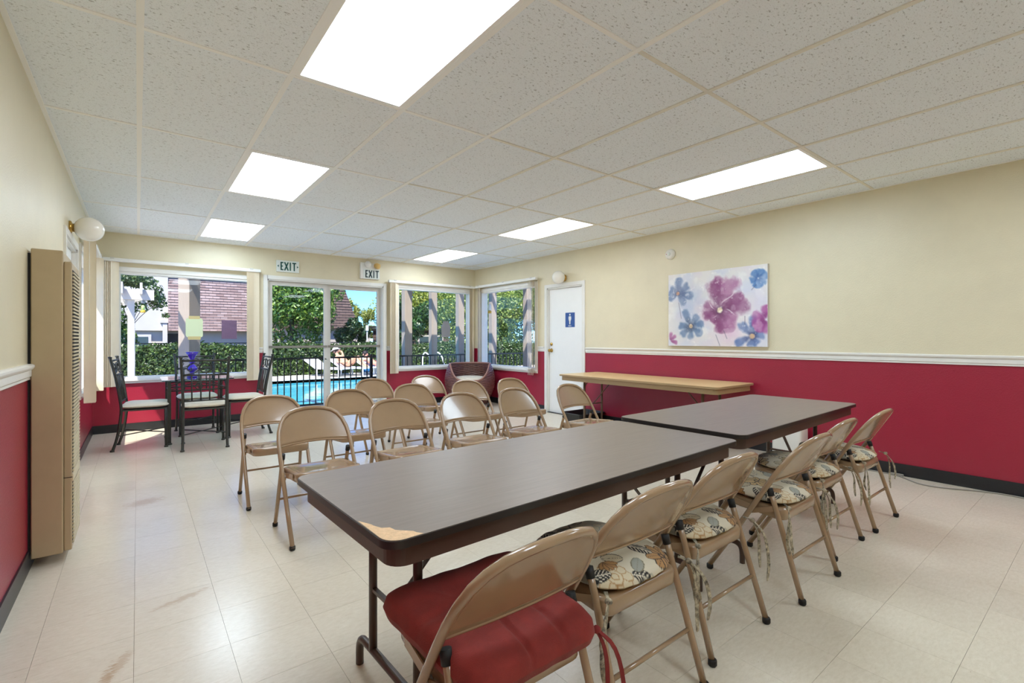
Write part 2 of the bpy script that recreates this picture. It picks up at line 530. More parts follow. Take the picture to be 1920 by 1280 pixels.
# ---- floor
fl = struct(MB().box(L-T, R+T, FR-T, B+T, -0.12, -0.0035).build('floor', pmat('dark_tile_bed', (140,128,106), 0.8)))
TS = 0.296
xs = [L] + [x for x in [-0.307 + TS*k for k in range(-1, 20)] if L+0.01 < x < R-0.01] + [R]
ys = [FR] + [y for y in [0.374 + TS*k for k in range(-12, 27)] if FR+0.01 < y < B-0.01] + [B]
cells = [(xs[i],xs[i+1],ys[j],ys[j+1]) for i in range(len(xs)-1) for j in range(len(ys)-1)]
Fv, Rv = (math.sin(math.radians(37.97)), math.cos(math.radians(37.97))), (math.cos(math.radians(37.97)), -math.sin(math.radians(37.97)))
def infront(c):
    cx, cy = (c[0]+c[1])/2, (c[2]+c[3])/2
    d = cx*Fv[0]+cy*Fv[1]; l_ = cx*Rv[0]+cy*Rv[1]
    return d, l_
vis = [c for c in cells if (lambda q: q[0] > 1.4 and abs(q[1]) < q[0]*1.15)(infront(c))]
vis.sort(key=lambda c: infront(c)[0])
near = set(vis[:300])
gap = 0.0005
tile_cache = {}
far_mb = MB()
for c in cells:
    w, d = round(c[1]-c[0],4), round(c[3]-c[2],4)
    if c in near:
        k = (w, d)
        if k not in tile_cache:
            tile_cache[k] = MB().box(gap, w-gap, gap, d-gap, -0.0035, 0.0).mesh('floor_tile', FLOORM)
        o = bpy.data.objects.new('floor_tile', tile_cache[k]); COL.objects.link(o)
        o.location = (c[0], c[2], 0); o.parent = fl
    else:
        far_mb.box(c[0]+gap, c[1]-gap, c[2]+gap, c[3]-gap, -0.0035, 0.0)
fo = far_mb.build('floor_tiles_beyond', FLOORM, fl); fo['kind'] = 'stuff'

# ---- ceiling: tees, tiles, light panels
CX0, CY0, CW, CL = 0.009, 2.624, 0.6096, 1.2192
cxs = [L] + [CX0 + CW*k for k in range(0, 9)] + [R]
cys = [FR] + [CY0 + CL*k for k in range(-4, 5) if CY0+CL*k > FR+0.05] + [B]
ce = struct(MB().box(L-T, R+T, FR-T, B+T, CZ+0.018, CZ+0.03).build('ceiling', pmat('plenum_board',(150,148,142),0.9)))
lights = []
def is_light(i, j):
    cx, cy = (cxs[i]+cxs[i+1])/2, (cys[j]+cys[j+1])/2
    k = round((cy-CY0)/CL - 0.5); c = round((cx-CX0)/CW - 0.5)
    return c in (1, 6) and k in (-3, -1, 1, 3)
tcache = {}
for i in range(len(cxs)-1):
    for j in range(len(cys)-1):
        if is_light(i, j): lights.append((cxs[i],cxs[i+1],cys[j],cys[j+1])); continue
        w, d = round(cxs[i+1]-cxs[i],4), round(cys[j+1]-cys[j],4)
        if (w, d) not in tcache:
            tcache[(w,d)] = MB().box(0.004, w-0.004, 0.004, d-0.004, 0, 0.012).mesh('ceiling_tile', CTILE)
        o = bpy.data.objects.new('ceiling_tile', tcache[(w,d)]); COL.objects.link(o)
        o.location = (cxs[i], cys[j], CZ+0.003+random.uniform(0,0.0015)); o.parent = ce
for k, x in enumerate(cxs[1:-1]):
    MB().box(x-0.0135, x+0.0135, FR, B, CZ-0.002, CZ+0.004).build('main_tee', TEE if k < 4 else TEES, ce)
for j, y in enumerate(cys[1:-1]):
    for i in range(len(cxs)-1):
        MB().box(cxs[i]+0.012, cxs[i+1]-0.012, y-0.011, y+0.011, CZ-0.001, CZ+0.004).build('cross_tee', TEES if i >= 4 else TEE, ce)
for nm, bx in (('wall_angle',(L,L+0.022,FR,B)),('wall_angle',(R-0.022,R,FR,B)),('wall_angle',(L,R,B-0.022,B))):
    MB().box(bx[0],bx[1],bx[2],bx[3],CZ-0.002,CZ+0.003).build(nm, TEE, ce)

lab = {(1,-3):('unseen ceiling panel added behind the camera on the left to light the foreground', LENS_W), (6,-3):('unseen ceiling panel added behind the camera on the right to light the foreground', LENS_W),  # both panels behind the camera are unseen, added to light the foreground
       (1,-1):('large fluorescent ceiling panel cut off by the top of the picture', LENS_W),
       (1,1):('square-looking bright ceiling panel in the middle of the left row', LENS_Y),
       (1,3):('small ceiling panel at the far end of the left row above the iron dining set', LENS_C),
       (6,-1):('cool white ceiling panel nearest the flower canvas on the right', LENS_C),
       (6,1):('warm white ceiling panel in the middle of the right row', LENS_Y),
       (6,3):('smallest ceiling panel near the far right corner window', LENS_W)}
for (x0,x1,y0,y1) in lights:
    c = round((x0-CX0)/CW); k = round((y0-CY0)/CL)
    label, lm = lab[(c,k)]
    t = thing('ceiling_light', label, 'ceiling light', ((x0+x1)/2,(y0+y1)/2,CZ), 0, 'recessed fluorescent ceiling panels')
    w, d = (x1-x0)/2-0.013, (y1-y0)/2-0.013
    mb = MB()
    for q in ((-w,w,-d,-d+0.022),(-w,w,d-0.022,d),(-w,-w+0.022,-d+0.022,d-0.022),(w-0.022,w,-d+0.022,d-0.022)):
        mb.box(q[0],q[1],q[2],q[3],-0.001,0.012)
    mb.build('frame', TEE, t)
    MB().box(-w+0.022,w-0.022,-d+0.022,d-0.022,0.004,0.010).build('diffuser', lm, t)

# ---- baseboards
def bb(name, segs):
    mb = MB()
    for s in segs: mb.box(*s, 0.0, 0.1); mb.box(s[0],s[1],s[2],s[3],0.1,0.103)
    return struct(mb.build(name, BLACKB))
bb('baseboard_left', [(L,L+0.008,FR,D4[0]-0.07),(L,L+0.008,D4[1]+0.07,B)])
bb('baseboard_right', [(R-0.008,R,FR,D3[0]-0.07),(R-0.008,R,D3[1]+0.07,B)])
bb('baseboard_back', [(L,DR[0]-0.06,B-0.008,B),(DR[1]+0.06,R,B-0.008,B)])

# ---- chair rail (moulded profile)
def rail(name, runs):
    mb = MB()
    prof = [(0.0,0.98),(0.010,0.98),(0.010,0.992),(0.016,0.998),(0.016,1.028),(0.024,1.036),(0.028,1.044),(0.028,1.054),(0.018,1.06),(0.0,1.06)]
    for (p, q, nrm) in runs:
        vs = []
        for e in (p, q):
            for (o, z) in prof: vs.append((e[0]+nrm[0]*o, e[1]+nrm[1]*o, z))
        n = len(prof)
        fs = [(i,(i+1)%n,n+(i+1)%n,n+i) for i in range(n)] + [tuple(range(n)), tuple(range(2*n-1,n-1,-1))]
        mb.add(vs, fs)
    return struct(mb.build(name, WHITE))
rail('trim_1', [((L,FR),(L,3.50),(1,0))])
rail('trim_2', [((R,FR),(R,D3[0]-0.07),(-1,0)), ((R,D3[1]+0.07),(R,W3[0]-0.07),(-1,0))])
rail('trim_3', [((W1[1]+0.05,B),(DR[0]-0.06,B),(0,-1)), ((DR[1]+0.06,B),(W2[0]-0.05,B),(0,-1))])

# ---- windows
def frame_ring(mb, a0, a1, z0, z1, w, f):
    """four boards round an opening; f(a0,a1,z0,z1) adds a box"""
    f(a0-w, a1+w, z1, z1+w); f(a0-w, a1+w, z0-w, z0); f(a0-w, a0, z0, z1); f(a1, a1+w, z0, z1)

def window(idx, op, axis, face, out, mull=()):
    """face: wall plane facing the room, out: +1/-1 outward direction"""
    a0, a1, z0, z1 = op
    mb = MB()
    def bx(m, q0, q1, r0, r1, d0, d1):
        lo, hi = sorted((face+out*d0, face+out*d1))
        if axis == 'x': m.box(q0,q1,lo,hi,r0,r1)
        else: m.box(lo,hi,q0,q1,r0,r1)
    frame_ring(mb, a0, a1, z0, z1, 0.055, lambda p,q,r,s: bx(mb,p,q,r,s,-0.014,0.0))
    frame_ring(mb, a0+0.03, a1-0.03, z0+0.03, z1-0.03, 0.03, lambda p,q,r,s: bx(mb,p,q,r,s,0.0,T))
    w = struct(mb.build('window_%d' % idx, WHITE))
    s = MB(); bx(s, a0-0.04, a1+0.04, z0-0.022, z0+0.004, -0.045, 0.0)
    s.build('window_sill', WHITE, w)
    cuts = [a0+0.03] + list(mull) + [a1-0.03]
    for i in range(len(cuts)-1):
        p = MB(); bx(p, cuts[i], cuts[i+1], z0+0.03, z1-0.03, 0.07, 0.074)
        p.build('pane', GLASS, w)
    for c in mull:
        p = MB(); bx(p, c-0.022, c+0.022, z0+0.03, z1-0.03, 0.05, 0.095)
        p.build('mullion', WHITE, w)
    return w
window(1, W1, 'x', B, 1)
window(2, W2, 'x', B, 1)
window(3, W3, 'y', R, 1)
window(4, W4, 'y', L, -1)

# ---- sliding glass door
mb = MB()
x0, x1, z1 = DR[0], DR[1], DR[3]
for q in ((x0-0.05,x0+0.005,0,z1+0.055),(x1-0.005,x1+0.05,0,z1+0.055),(x0,x1,z1,z1+0.055)):
    mb.box(q[0],q[1],B-0.016,B+0.0,q[2],q[3])
mb.box(x0,x0+0.02,B,B+T,0,z1); mb.box(x1-0.02,x1,B,B+T,0,z1); mb.box(x0,x1,B,B+T,z1-0.02,z1); mb.box(x0,x1,B,B+T,-0.003,0.018)
door1 = struct(mb.build('door_1', WHITE))
def door_panel(xa, xb, y, pull):
    st = 0.058
    m = MB()
    m.box(xa,xa+st,y,y+0.035,0.02,z1-0.022); m.box(xb-st,xb,y,y+0.035,0.02,z1-0.022)
    m.box(xa+st,xb-st,y,y+0.035,z1-0.085,z1-0.022); m.box(xa+st,xb-st,y,y+0.035,0.02,0.11)
    o = m.build('door_leaf', ALU, door1)
    MB().box(xa+st,xb-st,y+0.015,y+0.019,0.11,z1-0.085).build('pane', GLASS, o)
    MB().box(xa+0.01,xb-0.01,y-0.012,y,1.045,1.08).build('push_bar', pmat('worn_aluminium_bar',(150,146,138),0.35,metal=0.5), o)
    return o
lf = door_panel(x0+0.022, 2.415, B+0.04, 1)
rt = door_panel(2.415, x1-0.022, B+0.085, -1)
MB().lathe([(0.012,0),(0.014,0.012),(0.009,0.016)],12,(2.385,B+0.04,0.86),axis='y').build('lock_cylinder', ALU, lf)
t = rt
MB().box(3.14,3.25,B+0.066,B+0.07,0.13,0.30).build('sticker', PLASW, rt)
mbk = MB(); mbk.box(3.175,3.185,B+0.063,B+0.066,0.2,0.27); mbk.box(3.175,3.225,B+0.063,B+0.066,0.195,0.207); mbk.box(3.165,3.235,B+0.063,B+0.066,0.225,0.232)
mbk.build('sticker_mark', BLUE, rt)

# ---- hinged doors
def hinged_door(idx, op, face, out, knob_y, sign):
    a0, a1, z0, z1 = op
    m = MB()
    def bx(mm, p, q, r, s, d0, d1):
        lo, hi = sorted((face+out*d0, face+out*d1)); mm.box(lo,hi,p,q,r,s)
    bx(m,a0-0.055,a0,0,z1+0.055,-0.016,0.0); bx(m,a1,a1+0.055,0,z1+0.055,-0.016,0.0); bx(m,a0,a1,z1,z1+0.055,-0.016,0.0)
    bx(m,a0-0.0,a0+0.02,0,z1,0.0,T); bx(m,a1-0.02,a1,0,z1,0.0,T); bx(m,a0,a1,z1-0.02,z1,0.0,T)
    d = struct(m.build('door_%d' % idx, WHITE))
    s = MB(); bx(s,a0+0.022,a1-0.022,0.012,z1-0.022,0.03,0.07)
    leaf = s.build('door_leaf', DOORW, d)
    k = MB()
    xf = face + out*0.03
    k.lathe([(0.03,0),(0.032,-0.006*1),(0.012,-0.012),(0.012,-0.03),(0.028,-0.045),(0.024,-0.062),(0.0,-0.068)] if out > 0 else
            [(0.0,0.068),(0.024,0.062),(0.028,0.045),(0.012,0.03),(0.012,0.012),(0.032,0.006),(0.03,0)], 16, (xf,knob_y,1.0), axis='x')
    k.build('door_knob', BRASS, leaf)
    k = MB(); k.lathe([(0.026,0),(0.026,-0.012),(0.012,-0.02),(0,-0.02)] if out > 0 else [(0,0.02),(0.012,0.02),(0.026,0.012),(0.026,0)], 16, (xf,knob_y,1.10), axis='x')
    k.build('deadbolt', BRASS, leaf)
    for z in (0.25,1.0,1.78):
        hh = MB(); yy = a0+0.02 if knob_y > (a0+a1)/2 else a1-0.02
        bx(hh,yy-0.012,yy+0.012,z-0.045,z+0.045,0.024,0.031); hh.build('hinge', BRASS, leaf)
    # threshold strip and restroom beyond
    th = MB(); bx(th,a0,a1,-0.003,0.012,0.0,T); th.build('threshold', BLKP, d)
    return d, leaf
d3, leaf3 = hinged_door(2, D3, R, 1, 5.70, True)
d4, leaf4 = hinged_door(3, D4, L, -1, 5.82, False)
MB().box(R+T,R+T+0.02,D3[0]-0.1,D3[1]+0.1,0,2.2).build('door_backing', DARK, d3)
MB().box(L-T-0.02,L-T,D4[0]-0.1,D4[1]+0.1,0,2.2).build('door_backing', DARK, d4)

# restroom sign on the right door
t = thing('restroom_sign', 'blue restroom sign with a white standing figure on the white door', 'sign', (R+0.03,5.283,1.478))
MB().box(-0.004,0.0,-0.10,0.10,-0.112,0.112).build('plate', BLUE, t)
m = MB()
m.box(-0.0055,-0.004,-0.012,0.012,0.068,0.092); m.sphere((-0.0045,0,0.08),(0.0025,0.016,0.016),14,8)
m.slab([( -0.0,0)]*3,0,0) if False else None
fig = [(-0.026,0.055),(0.026,0.055),(0.03,0.02),(0.022,-0.005),(0.013,-0.02),(0.011,-0.068),(-0.011,-0.068),(-0.013,-0.02),(-0.022,-0.005),(-0.03,0.02)]
m.add([(-0.0055,y,z) for y,z in fig], [tuple(range(len(fig)-1,-1,-1))])
m.build('figure', PLASW, t)
m = MB()
# the word MEN
def stroke(mm, x, y0, z0, y1, z1, w): mm.bar((x,y0,z0),(x,y1,z1),w,0.0015,(1,0,0))
for (a,b,c,d_) in ((0.030,-0.1,0.030,-0.083),(0.030,-0.083,0.022,-0.095),(0.022,-0.095,0.014,-0.083),(0.014,-0.083,0.014,-0.1),
                   (0.007,-0.1,0.007,-0.083),(0.007,-0.0835,-0.004,-0.0835),(0.007,-0.0915,-0.003,-0.0915),(0.007,-0.0995,-0.004,-0.0995),
                   (-0.012,-0.1,-0.012,-0.083),(-0.012,-0.083,-0.026,-0.1),(-0.026,-0.1,-0.026,-0.083)):
    stroke(m,-0.0048,a,b,c,d_,0.0035)
m.build('lettering', PLASW, t)

# ---- wall globes, smoke alarm, exit signs
def globe_lamp(label, wx, y, z, s):
    t = thing('globe_wall_lamp', label, 'wall lamp', (wx,y,z), 0, 'opal globe wall lamps')
    m = MB(); m.lathe([(0.055,0),(0.055,s*0.012),(0.035,s*0.02),(0.035,s*0.04)] if s > 0 else [(0.035,-0.04),(0.035,-0.02),(0.055,-0.012),(0.055,0)], 20, (0,0,0), axis='x')
    m.build('back_plate', BRASS, t)
    MB().sphere((s*0.125,0,0),0.1,28,18).build('globe', GLOBE, t)
    return t
globe_lamp('large opal globe lamp on a brass plate above the tan wall heater', L, 5.38, 2.11, 1)
globe_lamp('small opal globe lamp on a brass plate above the white restroom door', R, 5.38, 2.13, -1)

t = thing('smoke_alarm', 'round white smoke alarm high on the cream wall above the flower canvas', 'smoke alarm', (R,3.49,2.236))
MB().lathe([(0.0,-0.04),(0.045,-0.04),(0.058,-0.03),(0.066,-0.012),(0.066,0)],24,axis='x').build('body', PLASW, t)
MB().lathe([(0.0,-0.044),(0.018,-0.044),(0.02,-0.04)],16,axis='x').build('test_button', SIGNW, t)
MB().lathe([(0.0,-0.043),(0.005,-0.043),(0.005,-0.038)],8,(0,0.035,0),axis='x').build('indicator', pmat('red_indicator',(190,40,30),0.4), t)

def exit_letters(m, x0, w, z0, h, y, st):
    """EXIT in condensed capitals, drawn from strokes in the plane y"""
    u = w/4.0
    def S(a, b, wd=st): m.bar((x0+a[0],y,z0+a[1]),(x0+b[0],y,z0+b[1]),wd,0.003,(0,1,0))
    e = u*0.72
    S((st/2,0),(st/2,h)); S((0,st/2),(e,st/2)); S((0,h-st/2),(e,h-st/2)); S((0,h/2),(e*0.8,h/2))
    S((u*1.02,0),(u*1.92,h)); S((u*1.02,h),(u*1.92,0))
    S((u*2.45,0),(u*2.45,h)); S((u*3.45,0),(u*3.45,h)); S((u*2.95,h-st/2),(u*3.95,h-st/2))
t = thing('exit_sign', 'flat white exit sign with green letters and side arrows above the sliding door', 'exit sign', (1.805,B,2.285))
MB().bbox(-0.16,0.16,-0.025,0,-0.088,0.088,0.004).build('sign_box', SIGNW, t)
m = MB(); exit_letters(m,-0.105,0.225,-0.062,0.125,-0.027,0.018); m.build('lettering', SIGNG, t)
MB().add([(-0.15,-0.027,0),(-0.128,-0.027,0.018),(-0.128,-0.027,-0.018)],[(0,2,1)]).build('arrow', SIGNG, t)
MB().add([(0.15,-0.027,0),(0.128,-0.027,0.018),(0.128,-0.027,-0.018)],[(0,1,2)]).build('arrow', SIGNG, t)

t = thing('emergency_exit_light', 'exit sign with two emergency lamps above the right end of the sliding door', 'exit sign', (3.087,B,2.33))
MB().bbox(-0.165,0.165,-0.05,0,-0.14,0.13,0.006).build('sign_box', PLASW, t)
MB().box(-0.12,0.16,-0.053,-0.05,-0.135,0.025).build('sign_face', SIGNW, t)
m = MB(); exit_letters(m,-0.085,0.235,-0.118,0.125,-0.055,0.018); m.build('lettering', SIGND, t)
MB().lathe([(0.0,-0.03),(0.05,-0.022),(0.052,0.0),(0.04,0.03),(0,0.035)],18,(-0.055,-0.08,0.10),axis='y').build('lamp_head', PLASW, t)
m = MB(); m.lathe([(0.0,-0.05),(0.045,-0.045),(0.05,0.0),(0.035,0.035),(0,0.04)],18,(0,0,0),axis='y')
o = m.build('lamp_head', AMBER, t); o.location = (0.10,-0.085,0.085); o.rotation_euler = (0.3,0,0.7)

# ---- vertical blinds
def blinds(label, axis, face, inn, a0, a1, z_top, z_bot, stacks, mat=BLIND):
    """stacks: list of (start, count, step, slat angle)"""
    mid = (a0+a1)/2
    off = inn*0.075
    loc = (mid, face+off, 0) if axis == 'x' else (face+off, mid, 0)
    t = thing('vertical_blind', label, 'window blind', (loc[0],loc[1],z_bot), 0, 'vertical window blinds')
    h = MB()
    if axis == 'x': h.bbox(a0-mid,a1-mid,-0.025,0.025,z_top-z_bot,z_top-z_bot+0.045,0.006)
    else: h.bbox(-0.025,0.025,a0-mid,a1-mid,z_top-z_bot,z_top-z_bot+0.045,0.006)
    rl = h.build('head_rail', WHITE, t)
    for q in (a0+0.12, mid, a1-0.12):
        m = MB()
        if axis == 'x': m.box(q-mid-0.02,q-mid+0.02,-0.03,abs(off)-0.002,z_top-z_bot+0.03,z_top-z_bot+0.05)
        elif inn < 0: m.box(-0.03,abs(off)-0.002,q-mid-0.02,q-mid+0.02,z_top-z_bot+0.03,z_top-z_bot+0.05)
        else: m.box(-abs(off)+0.002,0.03,q-mid-0.02,q-mid+0.02,z_top-z_bot+0.03,z_top-z_bot+0.05)
        m.build('bracket', ALU, rl)
    hgt = z_top - z_bot
    vs, fs = [], []
    for k in range(7):
        s_ = -0.044 + 0.088*k/6
        bow = 0.006*(1-(s_/0.044)**2)
        for z in (0.0, hgt):
            vs += [(s_, bow, z), (s_, bow+0.0012, z)]
    for k in range(6):
        a = k*4; b = a+4
        fs += [(a,b,b+2,a+2),(a+1,a+3,b+3,b+1),(a,a+1,b+1,b),(a+2,b+2,b+3,a+3)]
    fs += [(0,2,3,1),(24,25,27,26)]
    sm = MB().add(vs, fs, False).mesh('slat', mat)
    for (st, cnt, step, ang) in stacks:
        for k in range(cnt):
            o = bpy.data.objects.new('slat', sm); COL.objects.link(o); o.parent = t
            p = st + k*step - mid
            o.location = (p,0,0) if axis == 'x' else (0,p,0)
            o.rotation_euler = (0,0,ang + random.uniform(-0.05,0.05))
    c = MB()
    e = (a0 if stacks[0][0] < mid else a1) - mid
    q = (e+0.05,-0.0,0) if axis == 'x' else (0,e+0.05,0)
    c.tube([(q[0],q[1]-0.01,hgt),(q[0],q[1]-0.012,hgt*0.35)],0.002,5); c.build('pull_cord', WHITE, rl)
    return t
blinds('beige vertical blind on the window behind the iron dining set', 'x', B, -1, -0.37, 1.42, 2.155, 0.585, [(-0.31,6,0.017,0.35),(1.28,6,0.017,0.35)])
blinds('vertical blind over the window beside the wicker tub chair, left of the corner', 'x', B, -1, 3.40, 5.17, 2.155, 0.585, [(3.46,7,0.016,0.45),(5.08,4,0.018,0.5)])
blinds('vertical blind on the right wall window next to the restroom door', 'y', R, -1, 5.95, 7.74, 2.155, 0.585, [(6.04,4,0.04,0.8),(7.60,4,0.022,0.9)])
blinds('vertical blind on the left wall window past the tan heater', 'y', L, 1, 6.18, 7.74, 2.16, 0.56, [(6.24,6,0.024,0.08),(7.62,5,0.022,0.08)])

# papers on the window glass
pk = thing('paper_notice', 'pale green jar-shaped paper with tan tabs taped to the left window', 'paper', (0.62,B+0.066,1.34))
m = MB(); m.slab([(x,z) for x,z in rrect(0.20,0.27,0.035,4)],0,0.0015); o = m.build('sheet', PAPERY, pk); o.rotation_euler = (PI/2,0,0)
MB().box(-0.065,0.065,-0.0022,0,0.12,0.162).build('tab', PAPERT, pk); MB().box(-0.075,0.075,-0.0022,0,-0.165,-0.12).build('tab', PAPERT, pk)
tag(MB().box(-0.095,0.095,-0.0015,0,-0.135,0.135).build('paper_notice', PAPERP, None, (1.04,B+0.067,1.32)), 'plain purple square of paper taped to the left window', 'paper')
m = MB(); m.add([(-0.09,0,-0.15),(0.09,0,-0.15),(0.10,0,0.03),(0.05,0,0.15),(-0.05,0,0.15),(-0.10,0,0.03),
                 (-0.09,-0.0015,-0.15),(0.09,-0.0015,-0.15),(0.10,-0.0015,0.03),(0.05,-0.0015,0.15),(-0.05,-0.0015,0.15),(-0.10,-0.0015,0.03)],
                [(0,1,2,3,4,5),(11,10,9,8,7,6)]+[(i,6+i,6+(i+1)%6,(i+1)%6) for i in range(6)])
tag(m.build('paper_notice', PAPERG, None, (4.61,B+0.067,1.37)), 'grey house-shaped paper taped to the window left of the corner', 'paper')

# ---- wall heater
t = thing('wall_heater', 'tall tan gas wall heater with a slatted grille on the left wall', 'heater', (L,3.66,0.0))
MB().bbox(0.012,0.135,-0.20,0.20,0.055,1.655,0.006).build('cabinet', HEAT, t)
fp = MB().bbox(0.135,0.168,-0.185,0.195,0.06,1.60,0.006).build('front_panel', HEAT, t)
MB().box(0.0,0.012,-0.19,0.19,0.08,1.63).build('back_plate', DARK, t)
gr = MB().box(0.168,0.1695,-0.165,0.175,0.47,1.56).build('upper_grille', DARK, fp)
slat = None
for k in range(56):
    z = 0.475 + k*0.0193
    if slat is None:
        slat = MB().bar((0.171,-0.165,0.0),(0.171,0.175,0.0),0.008,0.009).mesh('louver', HEATL)
    o = bpy.data.objects.new('louver', slat); COL.objects.link(o); o.parent = fp; o.location = (0,0,z+0.006)
MB().box(0.168,0.1695,-0.165,0.175,0.09,0.42).build('lower_grille', DARK, fp)
for k in range(17):
    o = bpy.data.objects.new('louver', slat); COL.objects.link(o); o.parent = fp; o.location = (0,0,0.098+k*0.0193)
MB().bbox(0.166,0.174,-0.18,0.19,0.425,0.465,0.002).build('grille_divider', HEATL, fp)
m = MB(); m.box(0.134,0.17,-0.1865,-0.184,0.447,0.451); m.build('seam', DARK, fp)

# ---- canvas print
def paint_canvas(ns, nt):
    s = np.linspace(0,1,ns)[None,:].repeat(nt,0); t_ = np.linspace(0,1,nt)[:,None].repeat(ns,1)
    asp = 1.19/0.87
    def noise(seed, freq, oct=3):
        r = np.random.default_rng(seed); out = np.zeros_like(s); amp = 1.0
        for _ in range(oct):
            gx, gy = int(freq*asp)+2, int(freq)+2
            g = r.random((gy,gx)); fx, fy = s*(gx-1.001), t_*(gy-1.001)
            ix, iy = fx.astype(int), fy.astype(int); ax, ay = fx-ix, fy-iy
            ax, ay = ax*ax*(3-2*ax), ay*ay*(3-2*ay)
            out += amp*((g[iy,ix]*(1-ax)+g[iy,ix+1]*ax)*(1-ay)+(g[iy+1,ix]*(1-ax)+g[iy+1,ix+1]*ax)*ay)
            amp *= 0.5; freq *= 2.1
        return out/1.75
    img = np.ones((nt,ns,3))*np.array([0.90,0.885,0.875])
    def blend(col, a):
        a = np.clip(a,0,1)[...,None]; img[:] = img*(1-a) + np.array(col)/255.0*a
    n1, n2, n3, n4, n5 = noise(1,3), noise(2,4), noise(3,9), noise(4,22), noise(5,6)
    blend((205,212,232), np.clip((n1-0.45)*2.2,0,0.6)); blend((224,212,226), np.clip((n2-0.5)*2.0,0,0.45))
    blend((244,242,238), np.clip((n3-0.55)*3,0,0.5))
    def petal(cx, cy, ang, ln, wd, col, dark, soft=0.18, k=0.9):
        dx, dy = (s-cx)*asp, (t_-cy)
        u = dx*math.cos(ang)+dy*math.sin(ang); v = -dx*math.sin(ang)+dy*math.cos(ang)
        uu = u/ln
        w = wd*np.sqrt(np.clip(uu*(1.06-uu)*4,0,1))**0.9*(0.45+0.62*np.clip(uu,0,1))
        edge = (w*(0.55+0.55*n3+0.35*n4) - np.abs(v))/(wd*soft*2.2)
        a = np.clip(edge,0,1)*np.clip(uu*8,0,1)*np.clip((1.10+0.5*(n3-0.6)-uu)*6,0,1)*k*(0.45+0.75*n5)
        blend(col, a)
        blend(dark, a*np.clip(1.0-uu*1.7+0.7*(n4-0.5),0,1)*0.7)
        blend((240,236,240), a*np.clip((n3-0.62)*3,0,0.35))
    def wash(cx, cy, r, col, k):
        d = np.hypot((s-cx)*asp, t_-cy)/r
        blend(col, np.clip(1-d,0,1)*k*(0.4+0.9*n3))
    wash(0.25,0.38,0.32,(150,170,205),0.55); wash(0.2,0.72,0.3,(160,180,215),0.5); wash(0.9,0.45,0.25,(205,195,225),0.5)
    wash(0.42,0.55,0.2,(225,190,215),0.5); wash(0.66,0.85,0.2,(226,186,214),0.7)
    def centre(cx, cy, r, col=(214,186,150)):
        d = np.hypot((s-cx)*asp, t_-cy)/r
        blend((70,60,80), np.clip(1.6-d,0,1)*0.5); blend(col, np.clip((1.0-d)*4,0,1)*(0.6+0.6*n4)); blend((246,238,220), np.clip((1.1-d)*4,0,1)*np.clip((n4-0.55)*6,0,1))
    BL, BD = (104,126,166), (66,74,112)
    for a, ln in ((-1.45,0.22),(-0.55,0.22),(0.25,0.24),(0.95,0.2),(2.75,0.17),(3.6,0.16)): petal(0.11,0.27,a,ln,0.08,BL,BD)
    centre(0.11,0.27,0.028,(210,160,130))
    for a, ln in ((-2.0,0.25),(-0.95,0.2),(-0.2,0.2),(0.7,0.2),(1.6,0.18),(2.4,0.22),(3.2,0.2)): petal(0.257,0.73,a,ln,0.075,(98,126,166),(40,42,58))
    centre(0.257,0.73,0.032)
    MG, MD = (142,78,124), (84,38,72)
    for a, ln, wd in ((-1.75,0.44,0.16),(-1.15,0.46,0.17),(-0.55,0.36,0.13),(-0.12,0.40,0.14),(2.85,0.27,0.11),(3.5,0.24,0.09),(2.2,0.22,0.09),(1.5,0.30,0.13),(1.0,0.32,0.12),(0.5,0.27,0.08)):
        petal(0.56,0.53,a,ln,wd,MG if random.random() < 0.7 else (168,104,150),MD,0.22,0.95)
    for (a0_, r_) in ((-0.95,0.33),(0.25,0.24),(2.5,0.16),(3.75,0.22)):
        dx, dy = (s-0.56)*asp, t_-0.53; u = dx*math.cos(a0_)+dy*math.sin(a0_); v = -dx*math.sin(a0_)+dy*math.cos(a0_)
        blend((240,232,238), np.clip(1-np.abs(v+0.03*np.sin(u*18))/0.010,0,1)*np.clip((u-0.06)*20,0,1)*np.clip((r_-u)*12,0,1)*0.9)
    centre(0.56,0.53,0.04,(224,206,170))
    for a, ln in ((-2.3,0.24),(-1.5,0.26),(-0.9,0.22),(-0.1,0.16),(0.9,0.14),(1.7,0.14),(2.7,0.24)): petal(0.865,0.87,a,ln,0.075,(96,122,176),(50,52,88))
    centre(0.865,0.87,0.036,(226,190,150))
    for a in (-2.2,-1.2,-0.3,0.9,1.9,2.9): petal(0.92,0.165,a,0.12,0.07,(70,118,180),(52,84,146))
    for a in (2.2,2.9,3.6,-1.6,1.5): petal(0.985,0.67,a,0.18,0.08,(168,82,148),(104,40,96))
    for a in (-1.4,-0.7,0.2): petal(0.02,0.93,a,0.13,0.045,(170,96,150),(110,40,90))
    for (ax,ay,bx_,by_) in ((0.12,0.4,0.15,0.62),(0.90,0.24,0.86,0.3),(0.60,0.8,0.63,0.9),(0.52,0.85,0.56,0.99),(0.80,0.62,0.80,0.72)):
        px, py = (s-ax)*asp, t_-ay; ex, ey = (bx_-ax)*asp, by_-ay; q = np.clip((px*ex+py*ey)/(ex*ex+ey*ey),0,1)
        blend((90,88,112), np.clip(1-np.hypot(px-q*ex,py-q*ey)/0.007,0,1)*0.7)
    blend((250,248,246), np.clip((n4-0.72)*4,0,0.5))
    return np.clip(img,0,1)
t = thing('canvas_print', 'unframed canvas of purple and blue watercolour flowers on the cream wall', 'painting', (R,2.905,1.538))
ns, nt = 176, 130
hw, hh = 0.594, 0.436
S_ = np.linspace(0,1,ns); T_ = np.linspace(0,1,nt)
vs = [(-0.036, hw-2*hw*a, hh-2*hh*b) for b in T_ for a in S_]
